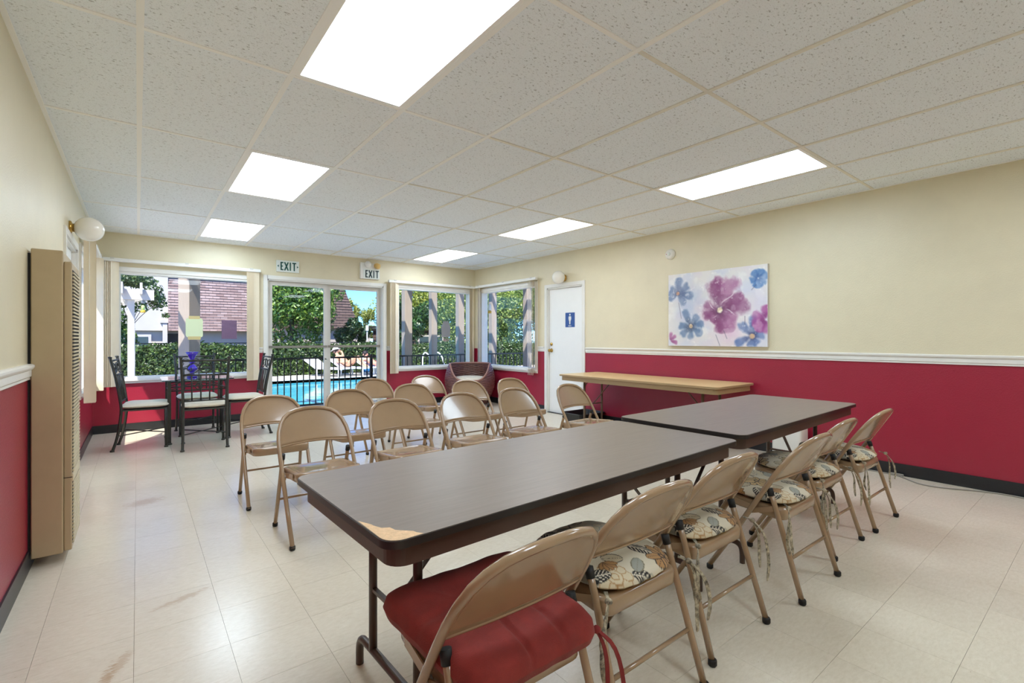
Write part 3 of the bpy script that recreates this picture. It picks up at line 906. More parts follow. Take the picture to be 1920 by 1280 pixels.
fs = [(j*ns+i, (j+1)*ns+i, (j+1)*ns+i+1, j*ns+i+1) for j in range(nt-1) for i in range(ns-1)]
o = MB().add(vs, fs).build('printed_face', CANVAS, t)
set_print(o.data, paint_canvas(ns,nt).reshape(-1,3))
MB().box(-0.0355,-0.003,-hw,hw,-hh,hh).build('stretcher_sides', pmat('canvas_edge',(206,200,190),0.7), t)

# ================================================================== FOLDING CHAIRS
HXF = 0.214                       # half distance between feet
def tube_y(z): return -0.2225 + 0.595*z
def arch_pts():
    half = [(0.214,0.0),(0.216,0.20),(0.218,0.40),(0.218,0.50),(0.216,0.555),(0.208,0.605),(0.192,0.65),(0.166,0.687),(0.13,0.712),(0.085,0.725),(0.04,0.731),(0.0,0.732)]
    full = half + [(-x,z) for x,z in reversed(half[:-1])]
    pts = []
    for x, z in full:
        bow = 0.022*max(0,1-(x/0.218)**2) if z > 0.45 else 0
        pts.append((x, tube_y(z)+bow, z))
    return pts, half
def make_folding_chair():
    t = thing('folding_chair', 'x', 'chair', (0,0,0), 0, 'tan metal folding chairs')
    pts, half = arch_pts()
    fr = MB().tube([(p[0],p[1],max(p[2],0.012)) for p in pts], 0.0125, 10).build('front_frame', TAN, t)
    for s in (-1,1):
        MB().lathe([(0.0,-0.002),(0.012,0.0),(0.0165,0.006),(0.0165,0.022),(0.0135,0.026)],10,(s*0.214,tube_y(0.012),0.0)).build('foot_cap', RUBBER, fr)
    # backrest panel
    def wz(z):
        for (x1,z1),(x2,z2) in zip(half[2:],half[3:]):
            if z1 <= z <= z2: return x1+(x2-x1)*(z-z1)/(z2-z1+1e-9)
        return 0.04
    vs, fs = [], []
    zt = [0.522,0.545,0.57,0.60,0.63,0.66,0.685,0.705,0.718,0.727]
    nx = 14
    for side in (0,1):
        for zi, z in enumerate(zt):
            w = wz(z) - 0.004
            for i in range(nx+1):
                x = -w + 2*w*i/nx
                q = x/0.218
                zz = z - (0.012*(1-q*q)*(1-zi/3.0) if zi < 3 else 0)*-1.0
                y = tube_y(zz) + 0.022*(1-q*q) + (0.006 if side else 0.0) + 0.004
                vs.append((x, y, zz))
    nr = len(zt); o = nr*(nx+1)
    for j in range(nr-1):
        for i in range(nx):
            a = j*(nx+1)+i
            fs.append((a, a+1, a+nx+2, a+nx+1)); fs.append((o+a, o+a+nx+1, o+a+nx+2, o+a+1))
    for i in range(nx): fs.append((i, o+i, o+i+1, i+1))
    MB().add(vs, fs, True).build('backrest', TAN, t)
    m = MB()
    # rolled lower edge of the back panel
    m.tube([(vs[i][0],vs[i][1]+0.003,vs[i][2]) for i in range(nx+1)], 0.006, 6); m.build('backrest_roll', TAN, t)
    # seat: pressed pan with rolled rim
    def seat_outline(k):
        pts = []
        base = [(-0.192,0.140,0.045),(-0.188,-0.235,0.065),(0.188,-0.235,0.065),(0.192,0.140,0.045)]
        for idx, (x, y, r) in enumerate(base):
            sx, sy = (1 if x > 0 else -1), (1 if y > 0 else -1)
            cx, cy = x - sx*r, y - sy*r
            a0 = {(-1,1):PI/2,(-1,-1):PI,(1,-1):1.5*PI,(1,1):0.0}[(sx,sy)]
            for i in range(6):
                a = a0 + PI/2*i/5
                pts.append((cx+(r-k)*math.cos(a), cy+(r-k)*math.sin(a)))
        return pts
    rings = [(0.006,0.368),(0.0,0.374),(0.0,0.412),(0.006,0.421),(0.020,0.424),(0.032,0.420),(0.045,0.4185)]
    vs, fs = [], []
    n = 24
    for k, z in rings:
        for (x, y) in seat_outline(k): vs.append((x, y, z - 0.03*(y+0.235)/0.375))
    for r_ in range(len(rings)-1):
        for i in range(n):
            i2 = (i+1)%n; fs.append((r_*n+i, r_*n+i2, (r_+1)*n+i2, (r_+1)*n+i))
    vs.append((0,-0.04,0.396)); c = len(vs)-1
    for i in range(n): fs.append(((len(rings)-1)*n+i, (len(rings)-1)*n+(i+1)%n, c))
    vs.append((0,-0.04,0.382)); c2 = len(vs)-1
    for i in range(n): fs.append(((i+1)%n, i, c2))
    MB().add(vs, fs, True).build('seat', TAN, t)
    for s in (-1,1):
        lg = MB().tube([(s*0.212,0.2225,0.012),(s*0.206,0.165,0.20),(s*0.200,0.103,0.40),(s*0.200,0.078,0.475)], 0.0118, 10).build('leg', TAN, t)
        MB().lathe([(0.0,-0.002),(0.012,0.0),(0.016,0.006),(0.016,0.022),(0.013,0.026)],10,(s*0.212,0.2225,0.0)).build('foot_cap', RUBBER, lg)
        MB().tube([(s*0.200,0.085,0.45),(s*0.2,0.076,0.482)],0.0145,10).build('end_cap', RUBBER, lg)
        m = MB(); m.bar((s*0.203,tube_y(0.355)+0.0,0.355),(s*0.200,0.108,0.395),0.005,0.024); m.bar((s*0.196,-0.14,0.392),(s*0.202,-0.005,0.372),0.004,0.03)
        m.build('hinge_link', TAN, t)
        MB().tube([(s*0.224,tube_y(0.365),0.365),(s*0.19,tube_y(0.365),0.365)],0.007,8).build('pivot_rivet', ALU, t)
    MB().tube([(-0.208,0.170,0.183),(0.208,0.170,0.183)],0.0075,8).build('stretcher', TAN, t)
    return t
chair = make_folding_chair()
# audience rows, all facing the tables
rows = [
 ('front row', [(0.90,3.10,0.0),(1.50,3.14,0.02),(2.10,3.19,0.0),(2.69,3.21,0.03),(3.37,3.19,0.06)]),
 ('second row', [(0.825,3.95,-0.02),(1.46,4.02,0.0),(2.14,4.16,0.0),(2.80,4.18,0.0),(3.34,4.11,0.03)]),
 ('back row', [(2.07,5.00,0.0),(2.76,5.05,0.0)]),
]
ordn = ['leftmost','second from the left','third from the left','fourth from the left','rightmost']
first = True
for rn, lst in rows:
    for k, (x, y, a) in enumerate(lst):
        w = ordn[k] if len(lst) == 5 else ('left' if k == 0 else 'right')
        if rn == 'back row': lb = 'bare tan folding chair, %s one of the two in the back row' % w
        else: lb = 'bare tan folding chair in the %s facing the tables, %s' % (rn, w)
        place(chair, first, (x,y,0), a, lb); first = False
near = [(0.755,1.035,0.0),(1.305,1.105,0.0),(1.861,1.15,0.0),(2.555,1.115,0.0),(3.155,1.185,0.0),(3.779,1.17,0.0)]
nl = ['tan folding chair with the red cushion, nearest the camera at the brown tables',
      'tan folding chair with a floral cushion, right next to the red-cushioned chair',
      'tan folding chair with a floral cushion, third along the tables from the red one',
      'tan folding chair with a floral cushion, fourth along the tables from the red one',
      'tan folding chair with a floral cushion, second from the far end of the brown tables',
      'tan folding chair with a floral cushion at the far end by the red wall']
for (x, y, a), lb in zip(near, nl):
    place(chair, False, (x,y,0), PI+a, lb)

# ---- cushions
def cushion_mesh(name, w, d, th, n, mat, crease=False, power=3.2, seed=3, ruf=0.0015, box=4, ex=0.5, taper=0.0):
    """puffy cushion, origin at its underside centre"""
    r = np.random.default_rng(seed)
    vs, fs, uv = [], [], []
    ph = r.random(6)*6.28
    for side in (1,-1):
        for j in range(n+1):
            for i in range(n+1):
                a, b = -1+2*i/n, -1+2*j/n
                # round the square a little
                m_ = max(abs(a),abs(b)); q = (abs(a)**power+abs(b)**power)**(1/power)
                sc = m_/q if q > 1e-6 else 1
                x, y = a*sc*w/2, b*sc*d/2
                x *= 1-taper*b; e = max(0.0, 1-m_**box)**ex
                puck = 1 - 0.10*math.exp(-((a-0.35)**2+(b-0.3)**2)*30) - 0.10*math.exp(-((a+0.35)**2+(b-0.3)**2)*30) - 0.10*math.exp(-((a-0.35)**2+(b+0.35)**2)*30) - 0.10*math.exp(-((a+0.35)**2+(b+0.35)**2)*30)
                wv = 1 + 0.05*math.sin(5*a+ph[0])*math.sin(4*b+ph[1]) + 0.03*math.sin(11*a+ph[2]+3*b)
                hz = th/2*e*wv*(puck if side > 0 else 1)
                if crease and side > 0: hz -= (0.012*math.exp(-((a-0.08-0.12*b)/0.035)**2)*min(1,max(0,(b+0.1)*3)) + 0.009*math.exp(-((a+0.45-0.1*b)/0.05)**2)*min(1,max(0,(b-0.1)*3)) + 0.006*math.exp(-((b+0.3-0.2*a)/0.08)**2))*e
                if m_ > 0.9: y += ruf*math.sin(17*a+ph[3]); x += ruf*math.sin(17*b+ph[4])
                vs.append((x, y, th/2*0.86 + side*hz*(1.0 if side > 0 else 0.72)))
                uv.append((a*sc, b*sc, side))
    N = (n+1)*(n+1)
    for j in range(n):
        for i in range(n):
            a = j*(n+1)+i
            fs.append((a,a+1,a+n+2,a+n+1)); fs.append((N+a,N+a+n+1,N+a+n+2,N+a+1))
    me = MB().add(vs, fs, True).mesh(name, mat)
    return me, np.array(uv)

def paint_floral(uv):
    x, y = uv[:,0]*0.165+0.015, uv[:,1]*0.165-0.03
    c = np.ones((len(uv),3))*np.array([206,196,172])/255
    def bl(col, a):
        a = np.clip(a,0,1)[:,None]; c[:] = c*(1-a)+np.array(col)/255.0*a
    def loc(cx, cy, ang):
        dx, dy = x-cx, y-cy
        return dx*math.cos(ang)+dy*math.sin(ang), -dx*math.sin(ang)+dy*math.cos(ang)
    def leaf(cx, cy, ang, ln, wd, fill, line=(30,26,24), veins=True, solid=False):
        u, v = loc(cx,cy,ang); q = u/ln
        w = wd*np.sqrt(np.clip(q*(1-q)*4,0,1))
        ins = (q > 0) & (q < 1)
        d = np.where(ins, w-np.abs(v), -1)
        bl(fill, np.clip(d/0.0012,0,1))
        if solid:
            bl(line, np.clip(d/0.001,0,1))
            vein = np.abs(v)-0.0012
            bl((224,214,190), np.where(d > 0.003, np.clip(1-vein/0.001,0,1), 0))
            st = np.abs(((u-np.abs(v)*0.9)/0.011) % 1.0 - 0.5)
            bl((224,214,190), np.where(d > 0.003, np.clip((0.17-st)/0.06,0,1), 0))
        else:
            bl(line, np.where((d > -0.0006) & (d < 0.0026), 1.0, 0.0))
            if veins: bl(line, np.where(d > 0.002, np.clip(1-np.abs(v)/0.0011,0,1)*0.8, 0))
    def flower(cx, cy, R_, n, fill, line, ang0=0.0):
        for k in range(n): leaf(cx, cy, ang0+2*PI*k/n, R_, R_*0.26, fill, line, True)
        d = np.hypot(x-cx,y-cy); bl(line, np.clip((R_*0.2-d)/0.002,0,1)); bl(fill, np.clip((R_*0.11-d)/0.002,0,1))
    def dotty(cx, cy, R_, fill, line):
        for k in range(9):
            a = 2*PI*k/9
            d = np.hypot(x-cx-R_*0.62*math.cos(a), y-cy-R_*0.62*math.sin(a))
            bl(fill, np.clip((R_*0.3-d)/0.002,0,1)); bl(line, np.where(np.abs(d-R_*0.29)<0.0014,0.8,0))
        d = np.hypot(x-cx,y-cy); bl(fill, np.clip((R_*0.4-d)/0.002,0,1)); bl(line, np.where(np.abs(d-R_*0.38)<0.0014,0.8,0)); bl(line, np.where(np.abs(d-R_*0.18)<0.0014,0.8,0))
    def stem(p, q, bow, col=(34,30,28)):
        for k in range(24):
            f = k/23.0; px = p[0]+(q[0]-p[0])*f+bow*math.sin(PI*f); py = p[1]+(q[1]-p[1])*f
            bl(col, np.clip((0.0022-np.hypot(x-px,y-py))/0.0008,0,1)) if False else None
            d = np.hypot(x-px,y-py); bl(col, np.where(d < 0.004, np.clip((0.0026-d)/0.001,0,1), 0))
    K, TN, GY, OL, CR = (32,27,25), (164,120,70), (150,150,138), (120,112,88), (206,192,160)
    dotty(-0.07,-0.085,0.05,CR,GY); dotty(0.11,0.10,0.055,CR,TN); dotty(0.02,0.165,0.04,CR,GY); dotty(-0.17,0.04,0.04,CR,TN)
    dotty(-0.12,-0.17,0.035,CR,TN)
    flower(0.06,-0.03,0.058,9,(186,158,112),K,0.2); flower(-0.09,0.10,0.056,9,(170,128,80),K,0.5); flower(0.17,-0.14,0.05,8,(186,160,118),K,0.1)
    flower(-0.19,-0.06,0.045,8,(150,112,70),K); flower(0.18,0.18,0.045,8,CR,K)
    stem((-0.02,-0.20),(0.0,-0.07),0.03)
    for a, ln in ((0.35,0.075),(1.3,0.07),(2.3,0.07),(-0.4,0.065)): leaf(0.015,-0.125,a,ln,0.02,(214,200,170),K)
    leaf(0.105,-0.20,1.75,0.075,0.024,CR,K,solid=True); leaf(-0.125,-0.115,1.2,0.075,0.023,CR,K,solid=True)
    leaf(0.13,0.0,0.9,0.07,0.022,CR,K,solid=True); leaf(-0.04,0.02,2.0,0.07,0.022,CR,K,solid=True); leaf(-0.17,0.15,0.3,0.07,0.021,CR,K,solid=True); leaf(0.06,0.115,2.6,0.06,0.019,CR,K,solid=True)
    leaf(0.055,-0.17,2.2,0.07,0.02,GY,OL); leaf(-0.05,-0.03,-2.6,0.07,0.02,GY,OL); leaf(0.19,0.02,1.9,0.07,0.02,GY,OL); leaf(-0.01,0.08,0.6,0.06,0.018,GY,OL)
    for (cx,cy,a_) in ((-0.06,-0.19,0.4),(0.16,-0.07,2.4),(-0.14,0.0,2.9),(0.03,0.06,-0.6),(-0.03,0.15,1.2),(0.13,0.16,0.2),(-0.2,0.1,1.6),(0.2,0.1,2.2)): leaf(cx,cy,a_,0.062,0.02,(190,176,146),K)
    leaf(-0.19,-0.17,0.9,0.07,0.022,CR,K,solid=True); leaf(0.17,0.06,2.7,0.065,0.02,CR,K,solid=True); leaf(-0.1,0.19,-0.4,0.065,0.02,CR,K,solid=True)
    for cx, cy in ((-0.155,-0.15),(0.195,-0.05),(0.0,0.2),(-0.2,0.19),(0.09,0.045)):
        for k in range(5): leaf(cx,cy,0.5+0.5*k,0.038,0.009,TN,(110,76,40),False)
    return c
fm, uv = cushion_mesh('floral_cushion', 0.405, 0.415, 0.062, 120, FLORAL)
set_print(fm, paint_floral(uv))
rm, _ = cushion_mesh('red_cushion', 0.43, 0.435, 0.092, 72, REDC, crease=True, power=11.0, seed=5, ruf=0.0008, box=12, ex=0.36, taper=0.10)

def ribbon(pts, w, mat, parent, name='tie'):
    P = smooth_path(pts, 2)
    m = MB(); vs, fs = [], []
    for i, p in enumerate(P):
        t_ = (P[min(i+1,len(P)-1)]-P[max(i-1,0)]).normalized()
        a = 0.5*math.sin(i*0.35)
        side = Vector((math.cos(a), math.sin(a), 0))
        side = (side - t_*side.dot(t_)).normalized()
        nn = t_.cross(side)
        for (su, sn) in ((-1,-1),(1,-1),(1,1),(-1,1)): vs.append(p + side*(su*w/2) + nn*(sn*0.0012))
    for i in range(len(P)-1):
        a, b = i*4, i*4+4
        for j in range(4): fs.append((a+j, a+(j+1)%4, b+(j+1)%4, b+j))
    fs.append((3,2,1,0)); e = (len(P)-1)*4; fs.append((e,e+1,e+2,e+3))
    m.add(vs, fs, False)
    return m.build(name, mat, parent)

# cushion local frame equals the chair seat frame (rotated with the chair)
def seat_cushion(i, label, mesh, mat_tie, red=False):
    x, y, a = near[i]
    t = thing('seat_cushion', label, 'cushion', (x,y,0.405), PI+a, 'tie-on seat cushions at the brown tables')
    o = bpy.data.objects.new('cover', mesh); COL.objects.link(o); o.parent = t
    o.location = (0,-0.055 if not red else -0.022,-0.002); o.rotation_euler = (math.radians(-4.0),0,random.uniform(-0.03,0.03))
    rr = random.Random(i*5+1)
    for s in (-1,1):
        bx, by = s*0.19, 0.135
        for k in range(2):
            ln = rr.uniform(0.14,0.26); ox = s*(0.03+0.02*k)+rr.uniform(-0.01,0.01)
            if red and s < 0:
                ln = 0.30 if k else 0.24
            ribbon([(bx,by,0.02),(bx+s*0.02,by+0.03,0.012),(bx+ox+s*0.02,by+0.045+0.015*k,-0.05),(bx+ox*1.3+s*0.025,by+0.04+0.03*k,-ln*0.7),(bx+ox+s*0.02,by+0.05+0.02*k,-ln)], 0.014 if not red else 0.012, mat_tie, t)
        m = MB(); m.sphere((bx+s*0.02,by+0.03,0.01),(0.012,0.012,0.01),10,6); m.build('knot', mat_tie, t)
    return t
seat_cushion(0, 'plump dark red cushion tied to the nearest chair', rm, REDT, True)
cl = ['floral cushion on the chair right beside the red-cushioned chair','floral cushion on the third chair counting from the red one',
      'floral cushion on the fourth chair counting from the red one','floral cushion on the second chair from the far end of the tables',
      'floral cushion on the last chair by the red wall']
for i in range(1,6): seat_cushion(i, cl[i-1], fm, TIEM)

# ================================================================== FOLDING TABLES
def folding_table(name, label, w, d, h, loc, rot, top, edge, apron, steel, chip=False, group=None, inset=0.2, rail_foot=True):
    t = thing(name, label, 'table', loc, rot, group)
    tp = MB().slab(rrect(w-0.006,d-0.006,0.047,6), h-0.016, h).build('tabletop', top, t)
    MB().slab(rrect(w,d,0.05,6), h-0.021, h-0.0015).build('edge_band', edge, t)
    m = MB()
    ap = rrect(w-0.05,d-0.05,0.05,6); ai = rrect(w-0.08,d-0.08,0.035,6); n = len(ap)
    z0, z1 = h-0.078, h-0.021
    vs = [(x,y,z0) for x,y in ap]+[(x,y,z1) for x,y in ap]+[(x,y,z0) for x,y in ai]+[(x,y,z1) for x,y in ai]
    fs = []
    for i in range(n):
        j = (i+1)%n
        fs += [(i,j,n+j,n+i),(2*n+j,2*n+i,3*n+i,3*n+j),(j,i,2*n+i,2*n+j)]
    m.add(vs, fs, False); m.build('apron', apron, t)
    for s in (-1,1):
        xe = s*(w/2-inset)
        if rail_foot:
            P = [(xe,-d/2+0.10,0.0),(xe,-d/2+0.10,0.07),(xe,-d/2+0.115,0.097),(xe,-d/2+0.15,0.105),(xe,d/2-0.15,0.105),(xe,d/2-0.115,0.097),(xe,d/2-0.10,0.07),(xe,d/2-0.10,0.0)]
            MB().tube(smooth_path(P,2), 0.014, 10).build('foot_rail', steel, t)
        for q in (-1,1):
            yq = q*(d/2-0.215)
            MB().tube([(xe,yq,0.108 if rail_foot else 0.0),(xe,yq,h-0.024)], 0.0145, 10).build('leg', steel, t)
            MB().tube(smooth_path([(xe,yq,h-0.16),(xe-s*0.02,yq-q*0.05,h-0.09),(xe-s*0.03,yq-q*0.09,h-0.03)],2), 0.006, 6).build('corner_stay', steel, t)
        m = MB()
        m.bar((xe,0,0.32),(xe-s*0.36,0,h-0.03),0.018,0.006); m.bar((xe,-d/2+0.215,0.32),(xe,d/2-0.215,0.32),0.016,0.012)
        m.build('folding_brace', steel, t)
    if chip:
        cxn, cyn = -w/2, -d/2
        r = random.Random(11)
        out = []
        arc = [(cxn+0.004+0.046-0.046*math.cos(a), cyn+0.004+0.046-0.046*math.sin(a)) for a in [PI/2*k/6 for k in range(7)]]
        base = [(cxn+0.006,cyn+0.19)] + arc + [(cxn+0.10,cyn+0.005)]
        inner = [(cxn+0.10-0.09*f+r.uniform(-0.008,0.008), cyn+0.012+0.165*f**1.3+r.uniform(-0.008,0.008)) for f in [k/9 for k in range(1,9)]]
        pts = base + inner
        vs = [(x,y,h+0.0006) for x,y in pts]
        c = (cxn+0.035,cyn+0.035,h+0.0006); vs.append(c)
        MB().add(vs, [(i,(i+1)%len(pts),len(pts)) for i in range(len(pts))]).build('chipped_corner', CHIP, t)
    return t
folding_table('folding_table', 'brown laminate folding table with a chipped corner, in the foreground', 1.83, 0.745, 0.70, (1.368,1.487,0), math.radians(2.2), LAM, EDGEB, APRON, STEELB, True, 'brown folding tables')
folding_table('folding_table', 'brown laminate folding table standing end to end behind the chipped one', 1.83, 0.76, 0.715, (3.235,1.560,0), math.radians(2.0), LAM, EDGEB, APRON, STEELB, False, 'brown folding tables')
folding_table('folding_table', 'long beige folding table against the red wall by the restroom door', 2.24, 0.77, 0.715, (4.815,3.56,0), math.radians(90.0), BEIGET, BEIGEA, BEIGEA, pmat('brown_grey_steel',(112,92,74),0.4), False, None, 0.28, False)

# ---- things on the floor by the right wall
t = thing('storage_bin', 'white plastic bin with a domed lid under the far brown table', 'bin', (5.06,2.04,0))
MB().slab(rrect(0.19,0.27,0.03,5),0.0,0.36).build('body', PLASW, t)
MB().slab(rrect(0.20,0.28,0.03,5),0.36,0.385).build('lid', PLASW, t)
MB().lathe([(0.06,0.0),(0.055,0.012),(0.03,0.02),(0,0.021)],18,(0,0,0.385)).build('lid_knob', PLASW, t)
t = thing('plastic_tub', 'shallow black plastic tub under the beige table', 'tub', (4.965,4.72,0))
m = MB(); n_ = len(rrect(1,1,0.1,5))
o1, o2, i1, i2 = rrect(0.42,0.32,0.05,5), rrect(0.5,0.4,0.07,5), rrect(0.47,0.37,0.06,5), rrect(0.4,0.3,0.05,5)
vs = [(x,y,0) for x,y in o1]+[(x,y,0.15) for x,y in o2]+[(x,y,0.15) for x,y in i1]+[(x,y,0.01) for x,y in i2]
fs = []
for k in range(3):
    for i in range(n_): j = (i+1)%n_; fs.append((k*n_+i,k*n_+j,(k+1)*n_+j,(k+1)*n_+i))
fs += [tuple(reversed(range(n_))), tuple(range(3*n_,4*n_))]
m.add(vs, fs, False); m.build('body', BLKP, t)
m = MB(); m.tube([(x,y,0.15) for x,y in rrect(0.5,0.4,0.07,5)],0.008,6,closed=True); m.build('rim', BLKP, t)

t = thing('extension_cord', 'grey extension cord trailing along the foot of the red wall', 'cord', (5.0,1.2,0))
P = smooth_path([(0.2,0.75,0.006),(0.19,0.42,0.006),(0.2,0.2,0.006),(0.19,0.02,0.006),(0.12,-0.05,0.006),(0.02,-0.16,0.006),(0.02,-0.26,0.006),(0.08,-0.38,0.006),(0.17,-0.52,0.006),(0.2,-0.66,0.006),(0.17,-0.85,0.006),(0.12,-1.05,0.006)],3)
MB().tube(P,0.005,7).build('cable', CORD, t)
MB().bbox(0.178,0.206,-0.02,0.075,0.0,0.022,0.006).build('plug', CORD, t)

# ================================================================== IRON DINING SET
def make_iron_chair():
    """faces +y, origin on the floor under the seat centre"""
    t = thing('iron_dining_chair', 'x', 'chair', (0,0,0), 0, 'wrought iron dining chairs')
    for s in (-1,1):
        P = smooth_path([(s*0.205,-0.27,0.0),(s*0.200,-0.225,0.15),(s*0.197,-0.195,0.40),(s*0.198,-0.20,0.50),(s*0.207,-0.235,0.75),(s*0.218,-0.285,0.985)],2)
        lg = MB().tube(P,0.0135,8).build('rear_post', IRON, t)
        m = MB(); m.lathe([(0.0,0),(0.02,0.0),(0.02,0.012),(0.014,0.02)],8,(s*0.205,-0.27,0)); m.build('foot', IRON, lg)
        m = MB(); m.lathe([(0.014,0),(0.018,0.006),(0.018,0.016),(0.0,0.02)],8,(s*0.218,-0.286,0.98)); m.build('finial', IRON, lg)
        lg = MB().tube([(s*0.195,0.19,0.0),(s*0.195,0.185,0.42)],0.0135,8).build('front_leg', IRON, t)
        m = MB(); m.lathe([(0.0,0),(0.02,0.0),(0.02,0.012),(0.014,0.02)],8,(s*0.195,0.19,0)); m.build('foot', IRON, lg)
    def yb(z): return -0.20 - 0.085*max(0,(z-0.5)/0.485)**1.2
    for z, r in ((0.955,0.011),(0.80,0.010),(0.52,0.009)):
        w = 0.198+0.02*(z-0.5)/0.485
        MB().tube([(-w,yb(z),z),(w,yb(z),z)],r,8).build('back_rail', IRON, t)
    for k in range(4):
        x = -0.12+0.08*k
        MB().tube([(x,yb(0.52),0.52),(x*1.03,yb(0.8),0.80)],0.008,6).build('back_bar', IRON, t)
    c = [(0.052*math.cos(2*PI*k/20),yb(0.878),0.878+0.052*math.sin(2*PI*k/20)) for k in range(20)]
    MB().tube(c,0.008,6,closed=True).build('back_ring', IRON, t)
    for s in (-1,1):
        m = MB()
        m.tube(smooth_path([(s*0.055,yb(0.9),0.90),(s*0.10,yb(0.94),0.935),(s*0.15,yb(0.9),0.905),(s*0.17,yb(0.87),0.865),(s*0.14,yb(0.84),0.84),(s*0.12,yb(0.86),0.862),(s*0.135,yb(0.88),0.88)],2),0.0055,6)
        m.tube(smooth_path([(s*0.055,yb(0.86),0.86),(s*0.09,yb(0.82),0.825),(s*0.15,yb(0.81),0.812),(s*0.19,yb(0.81),0.81)],2),0.005,6)
        m.build('back_scroll', IRON, t)
    MB().bbox(-0.2,0.2,-0.195,0.195,0.415,0.432,0.004).build('seat_frame', IRON, t)
    me, _ = cushion_mesh('seat_pad', 0.43, 0.43, 0.075, 22, SEATF, power=5, seed=2)
    o = bpy.data.objects.new('seat_pad', me); COL.objects.link(o); o.parent = t; o.location = (0,0.0,0.43)
    MB().tube([(-0.195,0.187,0.16),(0.2,-0.222,0.16)],0.006,6).build('cross_stretcher', IRON, t)
    MB().tube([(0.195,0.187,0.166),(-0.2,-0.222,0.166)],0.006,6).build('cross_stretcher', IRON, t)
    return t
ic = make_iron_chair()
place(ic, True, (0.59,6.36,0), math.radians(-3), 'iron dining chair with its back to the camera, in front of the glass table')
place(ic, False, (0.08,6.72,0), math.radians(-96), 'iron dining chair at the left end of the glass table by the corner')
place(ic, False, (0.60,7.26,0), math.radians(181), 'iron dining chair behind the glass table, under the window')
place(ic, False, (1.05,6.83,0), math.radians(92), 'iron dining chair at the right of the glass table, beside the sliding door')

t = thing('glass_dining_table', 'small glass-topped iron dining table carrying a purple vase', 'table', (0.56,6.86,0))
MB().slab(rrect(0.70,0.66,0.03,5),0.715,0.727).build('glass_top', GLASST, t)
for sx in (-1,1):
    for sy in (-1,1):
        lg = MB().bbox(sx*0.28-0.017,sx*0.28+0.017,sy*0.26-0.017,sy*0.26+0.017,0.0,0.715,0.003).build('leg', IRON, t)
        m = MB(); m.lathe([(0.0,0),(0.028,0.0),(0.028,0.014),(0.018,0.022)],8,(sx*0.28,sy*0.26,0)); m.build('foot', IRON, lg)
for sy in (-1,1):
    y = sy*0.26
    m = MB(); m.tube([(-0.28,y,0.60),(0.28,y,0.60)],0.008,6); m.tube([(-0.28,y,0.70),(0.28,y,0.70)],0.009,6)
    m.tube(smooth_path([(-0.28,y,0.61),(-0.14,y,0.655),(0,y,0.69),(0.14,y,0.655),(0.28,y,0.61)],2),0.007,6)
    m.tube([(0.035*math.cos(2*PI*k/16),y,0.64+0.035*math.sin(2*PI*k/16)) for k in range(16)],0.006,6,closed=True)
    m.build('scroll_apron', IRON, t)
for sx in (-1,1):
    x = sx*0.28
    m = MB(); m.tube([(x,-0.26,0.60),(x,0.26,0.60)],0.008,6); m.tube([(x,-0.26,0.70),(x,0.26,0.70)],0.009,6)
    m.tube(smooth_path([(x,-0.26,0.61),(x,-0.13,0.655),(x,0,0.69),(x,0.13,0.655),(x,0.26,0.61)],2),0.007,6); m.build('scroll_apron', IRON, t)
prof = [(0.0,0.0),(0.05,0.0),(0.055,0.012),(0.03,0.03),(0.018,0.05),(0.03,0.075),(0.06,0.10),(0.045,0.125),(0.022,0.15),(0.020,0.165),(0.035,0.185),(0.02,0.205),(0.024,0.222),(0.045,0.262),(0.066,0.30),(0.062,0.30),(0.042,0.264),(0.02,0.23),(0.0,0.225)]
t = thing('vase', 'purple glass vase with a flared lip on the glass table', 'vase', (0.515,6.89,0.727))
MB().lathe(prof,24,caps=False).build('body', PURPLE, t)
MB().tube([(0.064*math.cos(2*PI*k/24),0.064*math.sin(2*PI*k/24),0.30) for k in range(24)],0.003,6,closed=True).build('lip', PURPLE, t)

# ================================================================== WICKER TUB CHAIR
t = thing('wicker_tub_chair', 'round brown wicker tub chair with a pale cushion in the far right corner', 'chair', (4.735,7.30,0), math.radians(-34))
def shell_r(z):
    u = z/0.73
    return 0.25 + 0.195*math.sin(PI*0.5*min(1,u/0.60))**0.9 - 0.075*max(0,(u-0.60)/0.40)**1.8
def cut(a):      # rim height round the chair, front is -y
    g = abs((a+PI/2+PI) % (2*PI) - PI)     # angle away from the front
    q = max(0.0,min(1.0,(1.30-g)/1.0))
    return 0.73 - 0.27*q*q*(3-2*q)
m = MB(); m2 = MB()
NZ = 34
for k in range(NZ):
    z = 0.035 + k*0.0215
    r = shell_r(z)
    run = []
    segs = []
    for i in range(97):
        a = 2*PI*i/96 - PI/2
        ok = z <= cut(a)
        if ok: run.append((r*math.cos(a)*1.0, r*math.sin(a), z+0.004*math.sin(i*0.9+k*PI)))
        if (not ok or i == 96) and run:
            segs.append(run); run = []
    for s_ in segs:
        if len(s_) > 3: m.tube(s_, 0.0125, 5)
m.build('woven_strands', WICK, t)
NA = 96
for (off, nm) in ((0.0,'weave_lining'),):
    vs, fs = [], []
    for i in range(NA+1):
        a = 2*PI*i/NA - PI/2
        for k in range(13):
            z = 0.02 + (cut(a)-0.02)*k/12
            r = shell_r(z)+off
            vs.append((r*math.cos(a), r*math.sin(a), z))
    for i in range(NA):
        for k in range(12):
            p = i*13+k; fs.append((p, p+13, p+14, p+1))
    MB().add(vs, fs, True).build(nm, WICK, t)
MB().tube([((shell_r(cut(a)))*math.cos(a),(shell_r(cut(a)))*math.sin(a),cut(a)+0.004) for a in [2*PI*i/NA - PI/2 for i in range(NA)]],0.017,8,closed=True).build('rim', WICKR, t)
MB().lathe([(0.0,0.0),(0.27,0.0),(0.285,0.02),(0.28,0.05),(0.0,0.05)],32).build('base', WICK, t)
